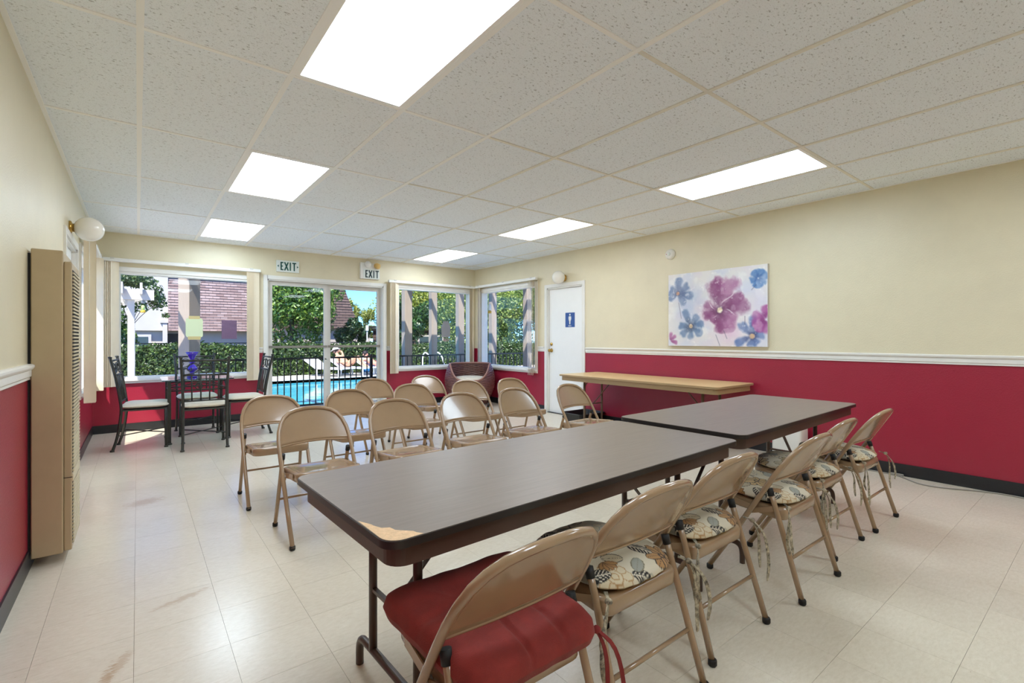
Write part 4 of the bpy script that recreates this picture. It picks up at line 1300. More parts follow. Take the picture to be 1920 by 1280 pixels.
MB().lathe([(0.0,0.37),(0.30,0.37),(0.36,0.40),(0.37,0.44),(0.34,0.485),(0.2,0.51),(0.0,0.515)],32).build('seat_cushion', SEATF, t)

# ================================================================== OUTSIDE
CONC = pmat('pale_concrete', (214,206,194), 0.8, var=(3,0.06), bump=(60,0.3))
SOIL = pmat('garden_soil', (92,84,66), 0.95, var=(2,0.2))
STUCCO = pmat('white_stucco', (206,198,190), 0.85, var=(2,0.04), bump=(40,0.3))
STUCG = pmat('warm_grey_stucco', (196,182,172), 0.85, var=(2,0.04))
POSTW = pmat('taupe_painted_timber', (168,154,142), 0.7, var=(6,0.06), stretch=(8,8,1))
PERGW = pmat('white_painted_timber', (204,196,188), 0.6, var=(5,0.04))
FENCE = pmat('black_iron_fence', (24,26,28), 0.4)
DGLASS = pmat('dark_glass', (74,92,98), 0.12, spec=0.8)
DKWOOD = pmat('dark_entry', (44,40,38), 0.6)
LOUNGE = pmat('white_lounger_sling', (240,240,242), 0.6)

gx0, gx1 = -14, 40
PX0, PX1, PY0, PY1 = 1.7, 9.2, 9.42, 15.2
mb = MB()
mb.box(gx0,gx1,B+T,PY0,-0.3,-0.05); mb.box(gx0,PX0,PY0,PY1,-0.3,-0.05); mb.box(PX1,gx1,PY0,PY1,-0.3,-0.05); mb.box(gx0,gx1,PY1,17.25,-0.3,-0.05)
mb.box(gx0,L-T,-10,B+T,-0.3,-0.05); mb.box(R+T,gx1,-10,B+T,-0.3,-0.05)
struct(mb.build('pool_deck', CONC))
struct(MB().box(gx0-40,gx1+40,17.25,110,-0.6,-0.10).build('garden_ground', SOIL))
mb = MB()
for q in ((PX0-0.25,PX1+0.25,PY0-0.28,PY0),(PX0-0.25,PX1+0.25,PY1,PY1+0.28),(PX0-0.25,PX0,PY0,PY1),(PX1,PX1+0.25,PY0,PY1)):
    mb.box(q[0],q[1],q[2],q[3],-0.05,-0.035)
struct(mb.build('pool_coping', pmat('light_coping',(232,222,212),0.75,var=(4,0.05))))
wm = pmat('pool_water', (84,196,216), 0.08, spec=0.4, var=(0.9,0.08), bump=(2.2,0.12,0.05))
w = struct(MB().box(PX0,PX1,PY0,PY1,-1.0,-0.13).build('pool_water', wm))
mb = MB()
for q in ((PX0-0.02,PX1+0.02,PY0-0.02,PY0),(PX0-0.02,PX1+0.02,PY1,PY1+0.02),(PX0-0.02,PX0,PY0,PY1),(PX1,PX1+0.02,PY0,PY1)):
    mb.box(q[0],q[1],q[2],q[3],-0.3,-0.05)
struct(mb.build('pool_tile_band', pmat('blue_pool_tile',(70,130,160),0.3,var=(30,0.2))))

# ---- fences
def fence(name, label, x0, x1, y, zb, zt, sp, br, post_sp, pr):
    t = thing(name, label, 'fence', ((x0+x1)/2,y,zb))
    hl = (x1-x0)/2; h = zt-zb
    for z in (h-0.02, 0.06):
        MB().box(-hl,hl,-0.015,0.015,z-0.015,z+0.015).build('rail', FENCE, t)
    bm_ = MB().box(-br,br,-br,br,0.06,h-0.03).mesh('bar', FENCE)
    n = int((x1-x0)/sp)
    for k in range(n+1):
        o = bpy.data.objects.new('bar', bm_); COL.objects.link(o); o.parent = t; o.location = (-hl+k*sp,0,0)
    pm = MB().box(-pr,pr,-pr,pr,0,h+0.03).mesh('post', FENCE)
    for k in range(int((x1-x0)/post_sp)+1):
        o = bpy.data.objects.new('post', pm); COL.objects.link(o); o.parent = t; o.location = (-hl+k*post_sp,0,0)
    return t
fence('pool_fence', 'black iron fence along the near edge of the pool', 0.95, 8.0, 8.97, -0.05, 0.86, 0.105, 0.008, 2.6, 0.02)
fence('garden_fence', 'thin black iron fence standing behind the hedge', -3.2, 16.0, 18.3, -0.1, 1.06, 0.125, 0.007, 2.4, 0.02)

# ---- posts and trellis beams outside the windows
def post(label, x, y, s, rot=0.0):
    t = thing('patio_post', label, 'post', (x,y,-0.05), rot, 'timber patio posts')
    MB().bbox(-s/2,s/2,-s/2,s/2,0.0,2.50,0.006).build('shaft', POSTW, t)
    MB().bbox(-s/2-0.015,s/2+0.015,-s/2-0.015,s/2+0.015,0.0,0.09,0.006).build('plinth', POSTW, t)
    return t
post('taupe post standing alone outside the left window', 0.655, 9.25, 0.21, math.radians(40))
post('taupe post outside the window left of the corner, nearest the sliding door', 4.41, 9.2, 0.165)
post('taupe post in the middle of the window left of the corner', 5.02, 9.2, 0.135)
post('taupe post nearest the corner, outside the window left of it', 5.70, 9.2, 0.145)
post('taupe post outside the right wall window, nearest the corner', 6.60, 9.2, 0.14)
post('taupe post outside the right wall window, beside its far blind', 6.60, 7.92, 0.14)
t = thing('patio_trellis', 'timber trellis beams carried by the patio posts', 'trellis', (4.0,9.2,2.45))
MB().box(-4.6,2.9,-0.07,0.07,0.0,0.14).build('header_beam', POSTW, t)
MB().box(2.53,2.67,-2.6,0.3,0.0,0.14).build('header_beam', POSTW, t)
bm_ = MB().box(-0.025,0.025,-1.15,0.35,0.14,0.26).mesh('rafter', POSTW)
for k in range(18):
    o = bpy.data.objects.new('rafter', bm_); COL.objects.link(o); o.parent = t; o.location = (-4.4+k*0.42,0,0)
bm2_ = MB().box(-1.4,0.4,-0.025,0.025,0.14,0.26).mesh('rafter', POSTW)
for k in range(5):
    o = bpy.data.objects.new('rafter', bm2_); COL.objects.link(o); o.parent = t; o.location = (2.6,-1.5-k*0.25-0.0,0)

# ---- leaves
def leaf_mat(name):
    m = bpy.data.materials.new(name); m.use_nodes = True
    n, l = m.node_tree.nodes, m.node_tree.links
    n.remove(n['Principled BSDF'])
    a = n.new('ShaderNodeVertexColor'); a.layer_name = 'print'
    d = n.new('ShaderNodeBsdfDiffuse'); tr = n.new('ShaderNodeBsdfTranslucent'); g = n.new('ShaderNodeBsdfGlossy'); g.inputs['Roughness'].default_value = 0.4
    mx = n.new('ShaderNodeMixShader'); mx.inputs[0].default_value = 0.35
    mx2 = n.new('ShaderNodeMixShader'); mx2.inputs[0].default_value = 0.05
    l.new(a.outputs['Color'], d.inputs['Color']); l.new(a.outputs['Color'], tr.inputs['Color'])
    l.new(d.outputs[0], mx.inputs[1]); l.new(tr.outputs[0], mx.inputs[2])
    l.new(mx.outputs[0], mx2.inputs[1]); l.new(g.outputs[0], mx2.inputs[2])
    l.new(mx2.outputs[0], n['Material Output'].inputs['Surface'])
    return m
LEAF = leaf_mat('leaves')
BARK = pmat('bark', (104,92,80), 0.9, var=(12,0.25), bump=(30,0.5))

def leaf_cloud(name, parent, pts, nrm, size, cols, seed):
    """pts (n,3) leaf centres; each leaf is a folded diamond of two triangles"""
    r = np.random.default_rng(seed)
    n = len(pts)
    a = r.normal(size=(n,3)); a /= np.linalg.norm(a,axis=1)[:,None]
    if nrm is not None:
        nn = nrm + 0.9*a; nn /= np.linalg.norm(nn,axis=1)[:,None]
    else: nn = a
    b = r.normal(size=(n,3)); u = np.cross(nn,b); u /= np.linalg.norm(u,axis=1)[:,None]
    v = np.cross(nn,u)
    s = size*r.uniform(0.6,1.3,size=(n,1))
    V = np.empty((n,4,3)); V[:,0] = pts-u*s; V[:,1] = pts-v*s*0.5+nn*s*0.12; V[:,2] = pts+u*s; V[:,3] = pts+v*s*0.5+nn*s*0.12
    me = bpy.data.meshes.new(name)
    me.vertices.add(n*4); me.vertices.foreach_set('co', V.ravel())
    me.loops.add(n*6); me.polygons.add(n*2)
    idx = np.arange(n)[:,None]*4
    loops = np.concatenate([idx+[0,1,2], idx+[0,2,3]],axis=1).ravel()
    me.loops.foreach_set('vertex_index', loops.astype(np.int32))
    me.polygons.foreach_set('loop_start', (np.arange(n*2)*3).astype(np.int32))
    me.materials.append(LEAF); me.update(); me.validate()
    c1, c2 = np.array(cols[0])/255, np.array(cols[1])/255
    f = np.clip(r.normal(0.5,0.28,size=(n,1)),0,1)
    c = c1*(1-f)+c2*f
    set_print(me, np.repeat(c,4,axis=0))
    o = bpy.data.objects.new(name, me); COL.objects.link(o); o.parent = parent
    o['kind'] = 'stuff'
    return o

def tree(name, label, loc, crowns, trunk_h, trunk_r, cols, n, size, seed, cat='tree', group=None):
    r = np.random.default_rng(seed)
    t = thing(name, label, cat, loc, 0, group)
    if trunk_h > 0:
        m = MB(); m.tube(smooth_path([(0,0,0),(0.05,0.03,trunk_h*0.5),(-0.03,0.0,trunk_h)],2),[trunk_r*(1-0.5*i/12) for i in range(13)] if False else trunk_r,8)
        for (c, _) in crowns[:5]:
            m.tube(smooth_path([(0,0,trunk_h*0.7),(c[0]*0.4,c[1]*0.4,(trunk_h*0.7+c[2])*0.5),(c[0],c[1],c[2])],2),trunk_r*0.4,6)
        m.build('trunk', BARK, t)
    P, N = [], []
    tot = sum(a[0]*a[1]*a[2] for _, a in crowns)**1.0
    for (c, a) in crowns:
        k = int(n*(a[0]*a[1]*a[2])/tot)+40
        d = r.normal(size=(k,3)); d /= np.linalg.norm(d,axis=1)[:,None]
        rad = r.uniform(0.15,1.0,size=(k,1))**0.45
        lump = 1+0.18*np.sin(d[:,:1]*7+seed)*np.sin(d[:,2:]*6)
        P.append(np.array(c)+d*np.array(a)*rad*lump); N.append(d)
    leaf_cloud('foliage', t, np.concatenate(P), np.concatenate(N), size, cols, seed)
    return t

def blob(cx, cy, cz, rx, ry, rz, k, seed):
    """a handful of overlapping crowns filling an ellipsoid"""
    r = random.Random(seed); out = []
    for _ in range(k):
        u = [r.gauss(0,0.48) for _ in range(3)]
        q = math.sqrt(sum(x*x for x in u)); f = min(1,0.8/q) if q > 0.8 else 1
        s = r.uniform(0.34,0.55)
        out.append(((cx+rx*u[0]*f,cy+ry*u[1]*f,cz+rz*u[2]*f),(rx*s,ry*s,rz*s)))
    return out
G1, G2 = (40,78,30), (112,150,58)
D1, D2 = (30,58,32), (84,122,66)
Y1, Y2 = (120,140,46), (206,206,96)

tree('garden_tree', 'large leafy green tree filling the left pane of the sliding door', (4.85,20.5,-0.1), blob(0.15,0,3.05,1.65,1.1,2.0,22,1), 2.4, 0.09, ((46,86,30),(176,200,92)), 15300, 0.074, 1)
tree('garden_tree', 'dark rounded shrub tree at the foot of the shingled gable', (7.65,21.5,-0.1), blob(0,0,1.45,0.62,0.6,0.75,9,2), 0.9, 0.05, (D1,D2), 5440, 0.063, 2)
tree('garden_tree', 'tall thin-crowned tree whose leaves hang over the shingled gable', (6.95,23.5,-0.1), blob(0.1,0,3.75,0.75,0.7,0.75,8,3)+blob(0.1,0,2.7,0.42,0.4,0.6,5,13), 3.0, 0.05, (D1,D2), 5100, 0.063, 3)
tree('garden_tree', 'tree with a dark leafy branch at the upper right of the sliding door', (8.55,20.0,-0.1), blob(0.05,0,3.35,0.5,0.5,0.8,7,4)+blob(0.15,0,1.7,0.55,0.5,0.7,6,14), 2.6, 0.05, (D1,D2), 6120, 0.063, 4)
tree('garden_tree', 'distant pale yellow-green twin-topped tree under the blue sky', (15.2,41,-0.1), blob(-0.75,0,3.4,0.75,0.7,1.2,7,5)+blob(0.65,0,3.3,0.6,0.6,1.15,7,15)+blob(0,0,2.1,2.6,1,0.7,9,25), 2.0, 0.1, ((126,142,70),(206,208,110)), 8840, 0.096, 5)
tree('garden_tree', 'dark green tree beside the first post of the window left of the corner', (9.7,20.8,-0.1), blob(0.35,0,2.2,1.15,0.9,1.2,12,6), 1.5, 0.07, (D1,(96,140,62)), 8840, 0.074, 6)
tree('garden_tree', 'yellow-green tree behind the posts of the window left of the corner', (17.2,32,-0.1), blob(0,0,3.8,3.6,1.8,2.9,24,7), 2.5, 0.14, (Y1,Y2), 13600, 0.104, 7)
tree('garden_tree', 'light green airy tree behind the corner of the room', (15.2,22.5,-0.1), blob(-0.2,0,2.8,3.0,1.8,2.6,22,8), 2.4, 0.12, ((96,126,48),(196,204,104)), 13600, 0.089, 8)
tree('garden_tree', 'broad green tree behind the right wall window', (20.2,21.0,-0.1), blob(0,0,2.8,2.3,1.9,2.5,16,9), 2.0, 0.12, ((64,98,44),(160,182,88)), 13600, 0.089, 9)
tree('garden_tree', 'dark green tree low behind the blind of the right wall window', (19.0,13.2,-0.1), blob(0,0,2.4,2.2,2.2,2.3,16,10), 2.0, 0.12, ((52,84,42),(140,168,80)), 11900, 0.089, 10)
tree('garden_tree', 'far belt of green trees closing the view on the right', (30,40,-0.1), blob(0,0,4.5,8,3,4.8,22,11), 3.0, 0.2, ((60,92,40),(150,170,80)), 15300, 0.222, 11)
tree('garden_shrub', 'tall leafy shrub at the left edge of the left window', (-0.95,18.8,-0.1), blob(0,0,1.45,0.75,0.5,0.95,9,12), 0.6, 0.04, ((50,86,40),(150,172,86)), 4420, 0.063, 12, 'shrub')

# hedge
t = thing('hedge', 'long clipped hedge behind the pool', 'hedge', (3.5,17.62,-0.1))
r = np.random.default_rng(21)
n = 44000
X = r.uniform(-7.5,16.5,n); fc = r.random(n)
Yh = np.where(fc < 0.6, r.normal(-0.32,0.05,n), r.uniform(-0.35,0.4,n)); Zh = np.where(fc < 0.6, r.uniform(0.0,1.03,n), r.normal(1.02,0.05,n))
Zh += 0.04*np.sin(X*2.1); nr = np.zeros((n,3)); nr[:,1] = np.where(fc < 0.6,-1,0); nr[:,2] = np.where(fc < 0.6,0.3,1)
leaf_cloud('foliage', t, np.stack([X,Yh,Zh],1), nr, 0.052, ((34,56,28),(116,142,66)), 21)
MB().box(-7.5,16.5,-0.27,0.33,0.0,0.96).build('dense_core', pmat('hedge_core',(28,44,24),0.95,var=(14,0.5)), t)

# ---- white pergola with vine
t = thing('garden_pergola', 'white timber pergola with a climbing vine outside the left window', 'pergola', (-0.1,12.0,-0.05))
for (x, y) in ((0,0),(-2.2,0),(0,2.4),(-2.2,2.4)):
    MB().bbox(x-0.055,x+0.055,y-0.055,y+0.055,0.0,2.02,0.005).build('post', PERGW, t)
for y in (-0.09,0.09,2.31,2.49):
    MB().box(-2.7,0.36,y-0.02,y+0.02,2.0,2.2).build('beam', PERGW, t)
raf = MB().box(-0.02,0.02,-0.4,2.8,2.1,2.31).mesh('rafter', PERGW)
for k in range(10):
    o = bpy.data.objects.new('rafter', raf); COL.objects.link(o); o.parent = t; o.location = (-2.5+k*0.295,0,0)
tree('climbing_vine', 'dark-leaved vine hanging over the end of the white pergola', (-0.1,12.1,-0.05), [((0.36,0.1,2.12),(0.20,0.18,0.26)),((0.44,0.15,1.98),(0.16,0.15,0.16)),((0.12,-0.05,1.86),(0.16,0.12,0.12)),((0.0,0.5,2.44),(0.45,0.5,0.14)),((-0.4,0.5,2.46),(0.5,0.5,0.13)),((-0.28,0.1,1.88),(0.2,0.1,0.09)),((0.56,0.1,1.72),(0.08,0.06,0.05))], 2.1, 0.015, ((34,58,34),(128,150,84)), 3230, 0.037, 31, 'vine')
t = thing('bird_feeder', 'small yellow and green feeder hanging from the white pergola', 'bird feeder', (0.085,11.9,1.70))
MB().lathe([(0.0,0.0),(0.04,0.0),(0.045,0.02),(0.03,0.05)],12).build('base', FEEDY, t)
MB().lathe([(0.03,0.05),(0.03,0.12),(0.02,0.14),(0.0,0.15)],12).build('bottle', pmat('green_bottle',(190,214,130),0.3), t)
MB().tube([(0,0,0.14),(0.0,0.0,0.30)],0.003,5).build('hanger', FENCE, t)
t = thing('bird_feeder', 'white-bottled yellow feeder hanging outside the right wall window', 'bird feeder', (5.62,7.94,1.70))
MB().lathe([(0.0,0.0),(0.035,0.0),(0.045,0.015),(0.04,0.04),(0.025,0.06)],14).build('base', FEEDY, t)
MB().lathe([(0.025,0.06),(0.028,0.08),(0.028,0.16),(0.012,0.19),(0.0,0.195)],14).build('bottle', PLASW, t)
MB().tube([(0,0,0.19),(0.0,0.0,0.87)],0.0025,5).build('hanger', FENCE, t)

# ---- shingled buildings
def shingle_mat(name, c1, c2, cm):
    m = pmat(name, c1, 0.85)
    n, l = m.node_tree.nodes, m.node_tree.links
    p = n['Principled BSDF']; geo = n.new('ShaderNodeNewGeometry')
    sp = n.new('ShaderNodeSeparateXYZ'); cb = n.new('ShaderNodeCombineXYZ')
    l.new(geo.outputs['Position'], sp.inputs[0]); l.new(sp.outputs['X'], cb.inputs['X']); l.new(sp.outputs['Z'], cb.inputs['Y'])
    br = n.new('ShaderNodeTexBrick')
    br.inputs['Color1'].default_value = rgb(*c1); br.inputs['Color2'].default_value = rgb(*c2); br.inputs['Mortar'].default_value = rgb(*cm)
    br.inputs['Scale'].default_value = 1.0; br.inputs['Brick Width'].default_value = 0.34; br.inputs['Row Height'].default_value = 0.14
    br.inputs['Mortar Size'].default_value = 0.012; br.inputs['Bias'].default_value = 0.0
    l.new(cb.outputs[0], br.inputs['Vector']); l.new(br.outputs['Color'], p.inputs['Base Color'])
    return m
SHING = shingle_mat('brown_shingles', (176,152,146), (140,114,108), (112,90,86))
SHINGD = shingle_mat('dark_shingles', (120,98,90), (98,78,72), (70,56,52))

def mansard(parent, name, x0, x1, y, z0, z1, setback, cut0, cut1, mat):
    """stepped shingle courses; the two ends lean inward by cut0 / cut1 at the top"""
    m = MB(); n = int((z1-z0)/0.14)
    for k in range(n):
        za, zb_ = z0+(z1-z0)*k/n, z0+(z1-z0)*(k+1)/n
        f, g = k/n, (k+1)/n
        xa, xb = x0+cut0*f, x1-cut1*f; xa2, xb2 = x0+cut0*g, x1-cut1*g
        ya, yb_ = y+setback*f-0.03, y+setback*g
        yk = y+setback+2.4
        vs = [(xa,ya,za),(xb,ya,za),(xb2,yb_,zb_),(xa2,yb_,zb_),(xa,yk,za),(xb,yk,za),(xb2,yk,zb_),(xa2,yk,zb_)]
        m.add(vs, [(0,1,2,3),(1,5,6,2),(4,0,3,7),(0,4,5,1),(3,2,6,7),(5,4,7,6)])
    o = m.build(name, mat, parent); o['kind'] = 'stuff'
    return o
t = thing('apartment_building', 'white stucco building with a wide brown shingled mansard roof behind the hedge', 'building', (4.0,31.0,-0.6))
MB().box(-9.0,6.4,0.0,6.0,0.0,2.25).build('ground_floor_wall', STUCCO, t)
MB().box(-9.0,-2.75,-0.3,6.0,2.2,7.0).build('upper_wall', STUCCO, t)
mansard(t, 'shingle_roof', -2.75, 7.0, -0.7, 2.2, 5.0, 0.5, 0.0, 0.95, SHING)
MB().box(-2.75,6.05,-0.3,4.0,5.0,5.16).build('roof_fascia', PERGW, t)
MB().box(-2.9,-1.55,-0.06,0.0,0.0,2.05).build('entry', DKWOOD, t)
MB().box(1.15,1.9,-0.06,0.0,0.0,2.05).build('entry', DKWOOD, t)
wd = MB().box(-4.55,-3.45,-0.36,-0.3,0.6,2.0).build('window', PERGW, t); MB().box(-4.42,-3.58,-0.38,-0.36,0.7,1.88).build('pane', DGLASS, wd)
MB().box(-2.98,-2.78,-0.45,-0.3,0.0,2.6).build('pilaster', STUCCO, t); MB().box(-3.08,-2.68,-0.5,-0.3,2.6,2.75).build('pilaster_cap', STUCCO, t)
wd = MB().box(3.0,4.1,-0.06,0.0,0.5,2.0).build('window', PERGW, t); MB().box(3.1,4.0,-0.08,-0.06,0.6,1.9).build('pane', DGLASS, wd)
for k in range(3): MB().box(2.1+0.35*k,2.25+0.35*k,-0.5,-0.35,0.0,2.2).build('porch_post', STUCCO, t)
MB().lathe([(0.0,0.0),(0.06,0.02),(0.06,0.1),(0.0,0.12)],10,(-0.2,-0.1,2.0)).build('wall_light', PLASW, t)
t = thing('apartment_building', 'dark shingled gable standing behind the trees of the sliding door', 'building', (8.85,26.6,-0.6))
MB().box(-2.3,0.9,0.0,3.0,0.0,2.5).build('ground_floor_wall', STUCG, t)
mansard(t, 'shingle_roof', -3.0, 0.9, -0.3, 2.35, 4.85, 0.3, 0.0, 0.85, SHINGD)
MB().box(0.9,1.7,0.2,3.0,0.0,2.4).build('side_wall', STUCG, t); MB().box(0.9,2.0,0.0,3.0,2.4,2.5).build('side_roof', DKWOOD, t)
wd = MB().box(-1.6,-0.8,-0.06,0.0,0.6,2.0).build('window', PERGW, t); MB().box(-1.5,-0.9,-0.08,-0.06,0.7,1.9).build('pane', DGLASS, wd)
t = thing('apartment_building', 'low brown building with white framed windows behind the posts', 'building', (12.8,25.0,-0.6))
MB().box(-1.6,1.9,0.0,3.0,0.0,2.25).build('ground_floor_wall', SHINGD, t)
for x in (-0.15,0.75):
    wd = MB().box(x,x+0.75,-0.06,0.0,0.7,2.0).build('window', PERGW, t)
    MB().box(x+0.09,x+0.66,-0.08,-0.06,0.8,1.9).build('pane', DGLASS, wd)
MB().box(-1.7,2.0,-0.2,3.0,2.25,2.4).build('roof_edge', DKWOOD, t)
t = thing('path_light', 'white lamp post beside the gable beyond the hedge', 'lamp post', (7.82,20.2,-0.1))
MB().box(-0.02,0.02,-0.02,0.02,0,1.62).build('pole', PLASW, t); MB().bbox(-0.05,0.05,-0.05,0.05,1.62,1.86,0.01).build('lamp', PLASW, t)

# ---- loungers
def make_lounger():
    t = thing('sun_lounger', 'x', 'sun lounger', (0,0,0), 0, 'white sun loungers by the pool')
    for s in (-1,1):
        MB().tube([(-0.15,s*0.29,0.26),(0.95,s*0.29,0.26)],0.022,8).build('side_rail', LOUNGE, t)
        MB().tube([(-0.15,s*0.29,0.26),(-0.70,s*0.29,0.58)],0.022,8).build('back_rail', LOUNGE, t)
        for x in (-0.1,0.8): MB().tube([(x,s*0.28,0.26),(x,s*0.28,0.0)],0.022,8).build('leg', LOUNGE, t)
    MB().box(-0.15,0.95,-0.28,0.28,0.25,0.275).build('seat_sling', LOUNGE, t)
    MB().bar((-0.13,0,0.265),(-0.70,0,0.585),0.56,0.02).build('back_sling', LOUNGE, t)
    return t
lo = make_lounger()
LZ = -0.05
for k, (x, y, a, lb) in enumerate(((4.90,16.30,-1.05,'empty white sun lounger across the pool'),(5.68,16.28,-1.05,'white sun lounger under the sunbather with raised knees'),(6.50,16.28,-1.05,'white sun lounger under the sunbather with dark hair'))):
    place(lo, k == 0, (x,y,LZ), a, lb)
tw = thing('beach_towel', 'blue towel hanging over the edge of the right sun lounger', 'towel', (6.37,16.20,LZ), -1.05)
m = MB(); vs, fs = [], []
prof_ = [(0.06,0.295),(-0.02,0.296),(-0.085,0.292),(-0.13,0.275),(-0.145,0.23),(-0.148,0.15),(-0.15,0.09)]
for k in range(9):
    for (y, z) in prof_: vs.append((-0.2+0.05*k, y+0.006*math.sin(k*1.7), z))
for k in range(8):
    for j in range(len(prof_)-1): p = k*len(prof_)+j; fs.append((p,p+1,p+len(prof_)+1,p+len(prof_)))
m.add(vs, fs, True); o = m.build('cloth', pmat('blue_towel',(40,110,170),0.9), tw); sd = o.modifiers.new('thickness','SOLIDIFY'); sd.thickness = 0.006

# ---- sunbathers: one continuous skinned body each
SKIN = pmat('tanned_skin', (216,164,128), 0.55, var=(9,0.06))
SKIN2 = pmat('rosy_skin', (222,158,130), 0.55, var=(9,0.06))
def body(name, parent, joints, edges, mat, rootv=0):
    me = bpy.data.meshes.new(name)
    me.from_pydata([j[0] for j in joints], edges, [])
    o = bpy.data.objects.new(name, me); COL.objects.link(o); o.parent = parent
    me.materials.append(mat)
    sk = o.modifiers.new('skin','SKIN'); sk.use_smooth_shade = True
    for i, j in enumerate(joints):
        d = me.skin_vertices[0].data[i]; rr = j[1]
        d.radius = rr if isinstance(rr, tuple) else (rr, rr); d.use_root = (i == rootv)
    ss = o.modifiers.new('subdivision','SUBSURF'); ss.levels = 2; ss.render_levels = 2
    return o
def fingers(hx, hy, hz, dx, dy, dz):
    return [(hx+dx*k, hy+dy*k, hz+dz*k) for k in (1,2)]
def sunbather(label, loc, rot, J, mat, hair, top_mat):
    t = thing('person', label, 'person', loc, rot)
    J = {k: ((v[0][0], v[0][1], (v[0][2]-0.345)*0.80+0.275), v[1]) for k, v in J.items()}
    names = list(J.keys()); idx = {n: i for i, n in enumerate(names)}
    ed = [('pelvis','waist'),('waist','chest'),('chest','neck'),('neck','chin'),('chin','head'),('head','crown')]
    for s in ('l','r'):
        ed += [('pelvis','hip_'+s),('hip_'+s,'knee_'+s),('knee_'+s,'ankle_'+s),('ankle_'+s,'toe_'+s),('chest','shoulder_'+s),('shoulder_'+s,'elbow_'+s),('elbow_'+s,'wrist_'+s),('wrist_'+s,'hand_'+s)]
    body('body', t, [J[n] for n in names], [(idx[a],idx[b]) for a,b in ed], mat, idx['pelvis'])
    h = Vector(J['head'][0]); c = Vector(J['crown'][0]); up = (c-h).normalized()
    # face and hair
    return t, h, up, J
def make_person(label, loc, rot, J, facing, mat, hair_col, swim_col, hat=None):
    t, h, up, J = sunbather(label, loc, rot, J, mat, None, None)
    f = Vector(facing).normalized(); side = f.cross(up).normalized()
    m = MB(); m.sphere(tuple(h-f*0.022+up*0.03), 0.105, 16, 10); m.build('hair', hair_col, t)
    m = MB()
    m.tube([tuple(h+f*0.088+up*0.01), tuple(h+f*0.118-up*0.025), tuple(h+f*0.092-up*0.035)],0.013,6); m.build('nose', mat, t)
    for s in (-1,1):
        MB().sphere(tuple(h+f*0.086+side*s*0.034+up*0.018),0.013,8,6).build('eye', RUBBER, t)
        MB().sphere(tuple(h+side*s*0.094-up*0.005),(0.018,0.018,0.03),8,6).build('ear', mat, t)
    MB().tube([tuple(h+f*0.092-up*0.058-side*0.025),tuple(h+f*0.098-up*0.062),tuple(h+f*0.092-up*0.058+side*0.025)],0.007,6).build('mouth', pmat('lips',(170,80,76),0.5), t)
    for s in ('l','r'):
        w_, hd = Vector(J['wrist_'+s][0]), Vector(J['hand_'+s][0])
        d = (hd-w_).normalized(); sd_ = d.cross(Vector((0,0,1))); sd_ = sd_.normalized() if sd_.length > 0.1 else Vector((1,0,0))
        nn = sd_.cross(d)
        m = MB()
        for k, ln in enumerate((0.062,0.072,0.068,0.052)):
            b0 = hd + sd_*(-0.027+0.018*k)
            m.tube([tuple(b0-d*0.01),tuple(b0+d*ln*0.55-nn*0.004),tuple(b0+d*ln-nn*0.018)],[0.0085,0.008,0.006],6)
        b0 = w_*0.55+hd*0.45+sd_*(-0.036)
        m.tube([tuple(b0),tuple(b0+d*0.03-sd_*0.022),tuple(b0+d*0.062-sd_*0.026)],[0.0095,0.009,0.007],6)
        m.build('fingers', mat, t)
    if hat:
        m = MB(); m.lathe([(0.0,0.10),(0.06,0.095),(0.1,0.06),(0.112,0.015),(0.17,0.005),(0.17,0.0),(0.10,0.0)],20,(0,0,0))
        o = m.build('sun_hat', hat, t); o.location = h+up*0.055; o.rotation_euler = up.to_track_quat('Z','Y').to_euler()
    return t
# knees-up reclining (lounger frame: head end at -x, feet at +x)
J1 = {'pelvis':((-0.08,0,0.46),(0.13,0.10)),'waist':((-0.20,0,0.56),(0.12,0.09)),'chest':((-0.38,0,0.71),(0.14,0.10)),'neck':((-0.52,0,0.86),0.052),'chin':((-0.55,0,0.93),(0.06,0.07)),'head':((-0.57,0,0.99),(0.082,0.095)),'crown':((-0.59,0,1.06),(0.06,0.07)),
 'hip_l':((0.0,0.09,0.45),0.085),'knee_l':((0.30,0.11,0.80),0.058),'ankle_l':((0.58,0.11,0.42),0.036),'toe_l':((0.72,0.12,0.375),0.028),
 'hip_r':((0.0,-0.09,0.45),0.085),'knee_r':((0.34,-0.10,0.78),0.058),'ankle_r':((0.64,-0.10,0.42),0.036),'toe_r':((0.78,-0.11,0.375),0.028),
 'shoulder_l':((-0.42,0.17,0.78),0.055),'elbow_l':((-0.60,0.30,0.98),0.042),'wrist_l':((-0.66,0.12,1.03),0.028),'hand_l':((-0.68,0.06,1.03),0.03),
 'shoulder_r':((-0.42,-0.17,0.78),0.055),'elbow_r':((-0.26,-0.27,0.56),0.042),'wrist_r':((-0.05,-0.22,0.56),0.028),'hand_r':((0.02,-0.19,0.57),0.03)}
p1 = make_person('sunbather lying back with raised knees and a white hat across the pool', (5.68,16.28,LZ), -1.05, J1, (0.8,0,0.35), SKIN, pmat('brown_hair',(70,48,34),0.6), None, PLASW)
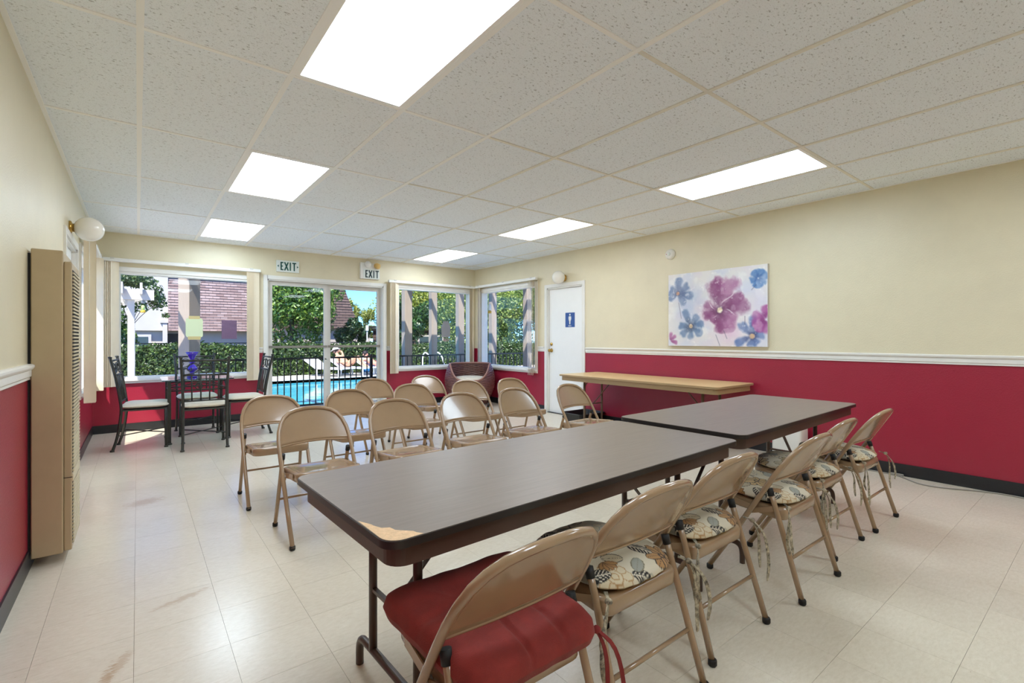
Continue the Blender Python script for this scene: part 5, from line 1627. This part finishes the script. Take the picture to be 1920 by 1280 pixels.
MB().sphere((-0.04,0,0.375),(0.15,0.15,0.108),16,10).build('swim_shorts', pmat('tan_swimwear',(150,112,84),0.8), p1)
# propped on elbows, facing the camera side
J2 = {'pelvis':((0.15,0,0.45),(0.13,0.10)),'waist':((0.0,0,0.49),(0.115,0.09)),'chest':((-0.16,0,0.60),(0.14,0.10)),'neck':((-0.27,0,0.74),0.052),'chin':((-0.29,0,0.80),(0.06,0.07)),'head':((-0.30,0,0.86),(0.082,0.095)),'crown':((-0.31,0,0.93),(0.06,0.07)),
 'hip_l':((0.24,0.09,0.44),0.085),'knee_l':((0.62,0.11,0.46),0.058),'ankle_l':((0.90,0.12,0.42),0.036),'toe_l':((1.0,0.12,0.46),0.028),
 'hip_r':((0.24,-0.09,0.44),0.085),'knee_r':((0.60,-0.11,0.50),0.058),'ankle_r':((0.88,-0.13,0.42),0.036),'toe_r':((0.98,-0.13,0.47),0.028),
 'shoulder_l':((-0.20,0.17,0.66),0.055),'elbow_l':((-0.32,0.24,0.50),0.042),'wrist_l':((-0.12,0.26,0.42),0.028),'hand_l':((-0.05,0.26,0.41),0.03),
 'shoulder_r':((-0.20,-0.17,0.66),0.055),'elbow_r':((-0.32,-0.24,0.50),0.042),'wrist_r':((-0.12,-0.26,0.42),0.028),'hand_r':((-0.05,-0.26,0.41),0.03)}
p2 = make_person('dark-haired sunbather propped on both elbows across the pool', (6.50,16.28,LZ), -1.05, J2, (0.9,-0.2,0.1), SKIN2, pmat('dark_hair',(34,26,24),0.6), None, None)
MB().sphere((0.18,0,0.363),(0.15,0.15,0.108),16,10).build('swimsuit', pmat('coral_swimwear',(214,96,72),0.8), p2)
# white handrail of the pool
t = thing('pool_handrail', 'white curved pool handrail seen through the window left of the corner', 'handrail', (8.6,15.9,-0.05))
for s in (-0.25,0.25):
    MB().tube(smooth_path([(s,0.2,0.0),(s,0.2,0.55),(s,0.1,0.72),(s,-0.15,0.72),(s,-0.45,0.5),(s,-0.6,0.0)],3),0.025,8).build('rail', PLASW, t)
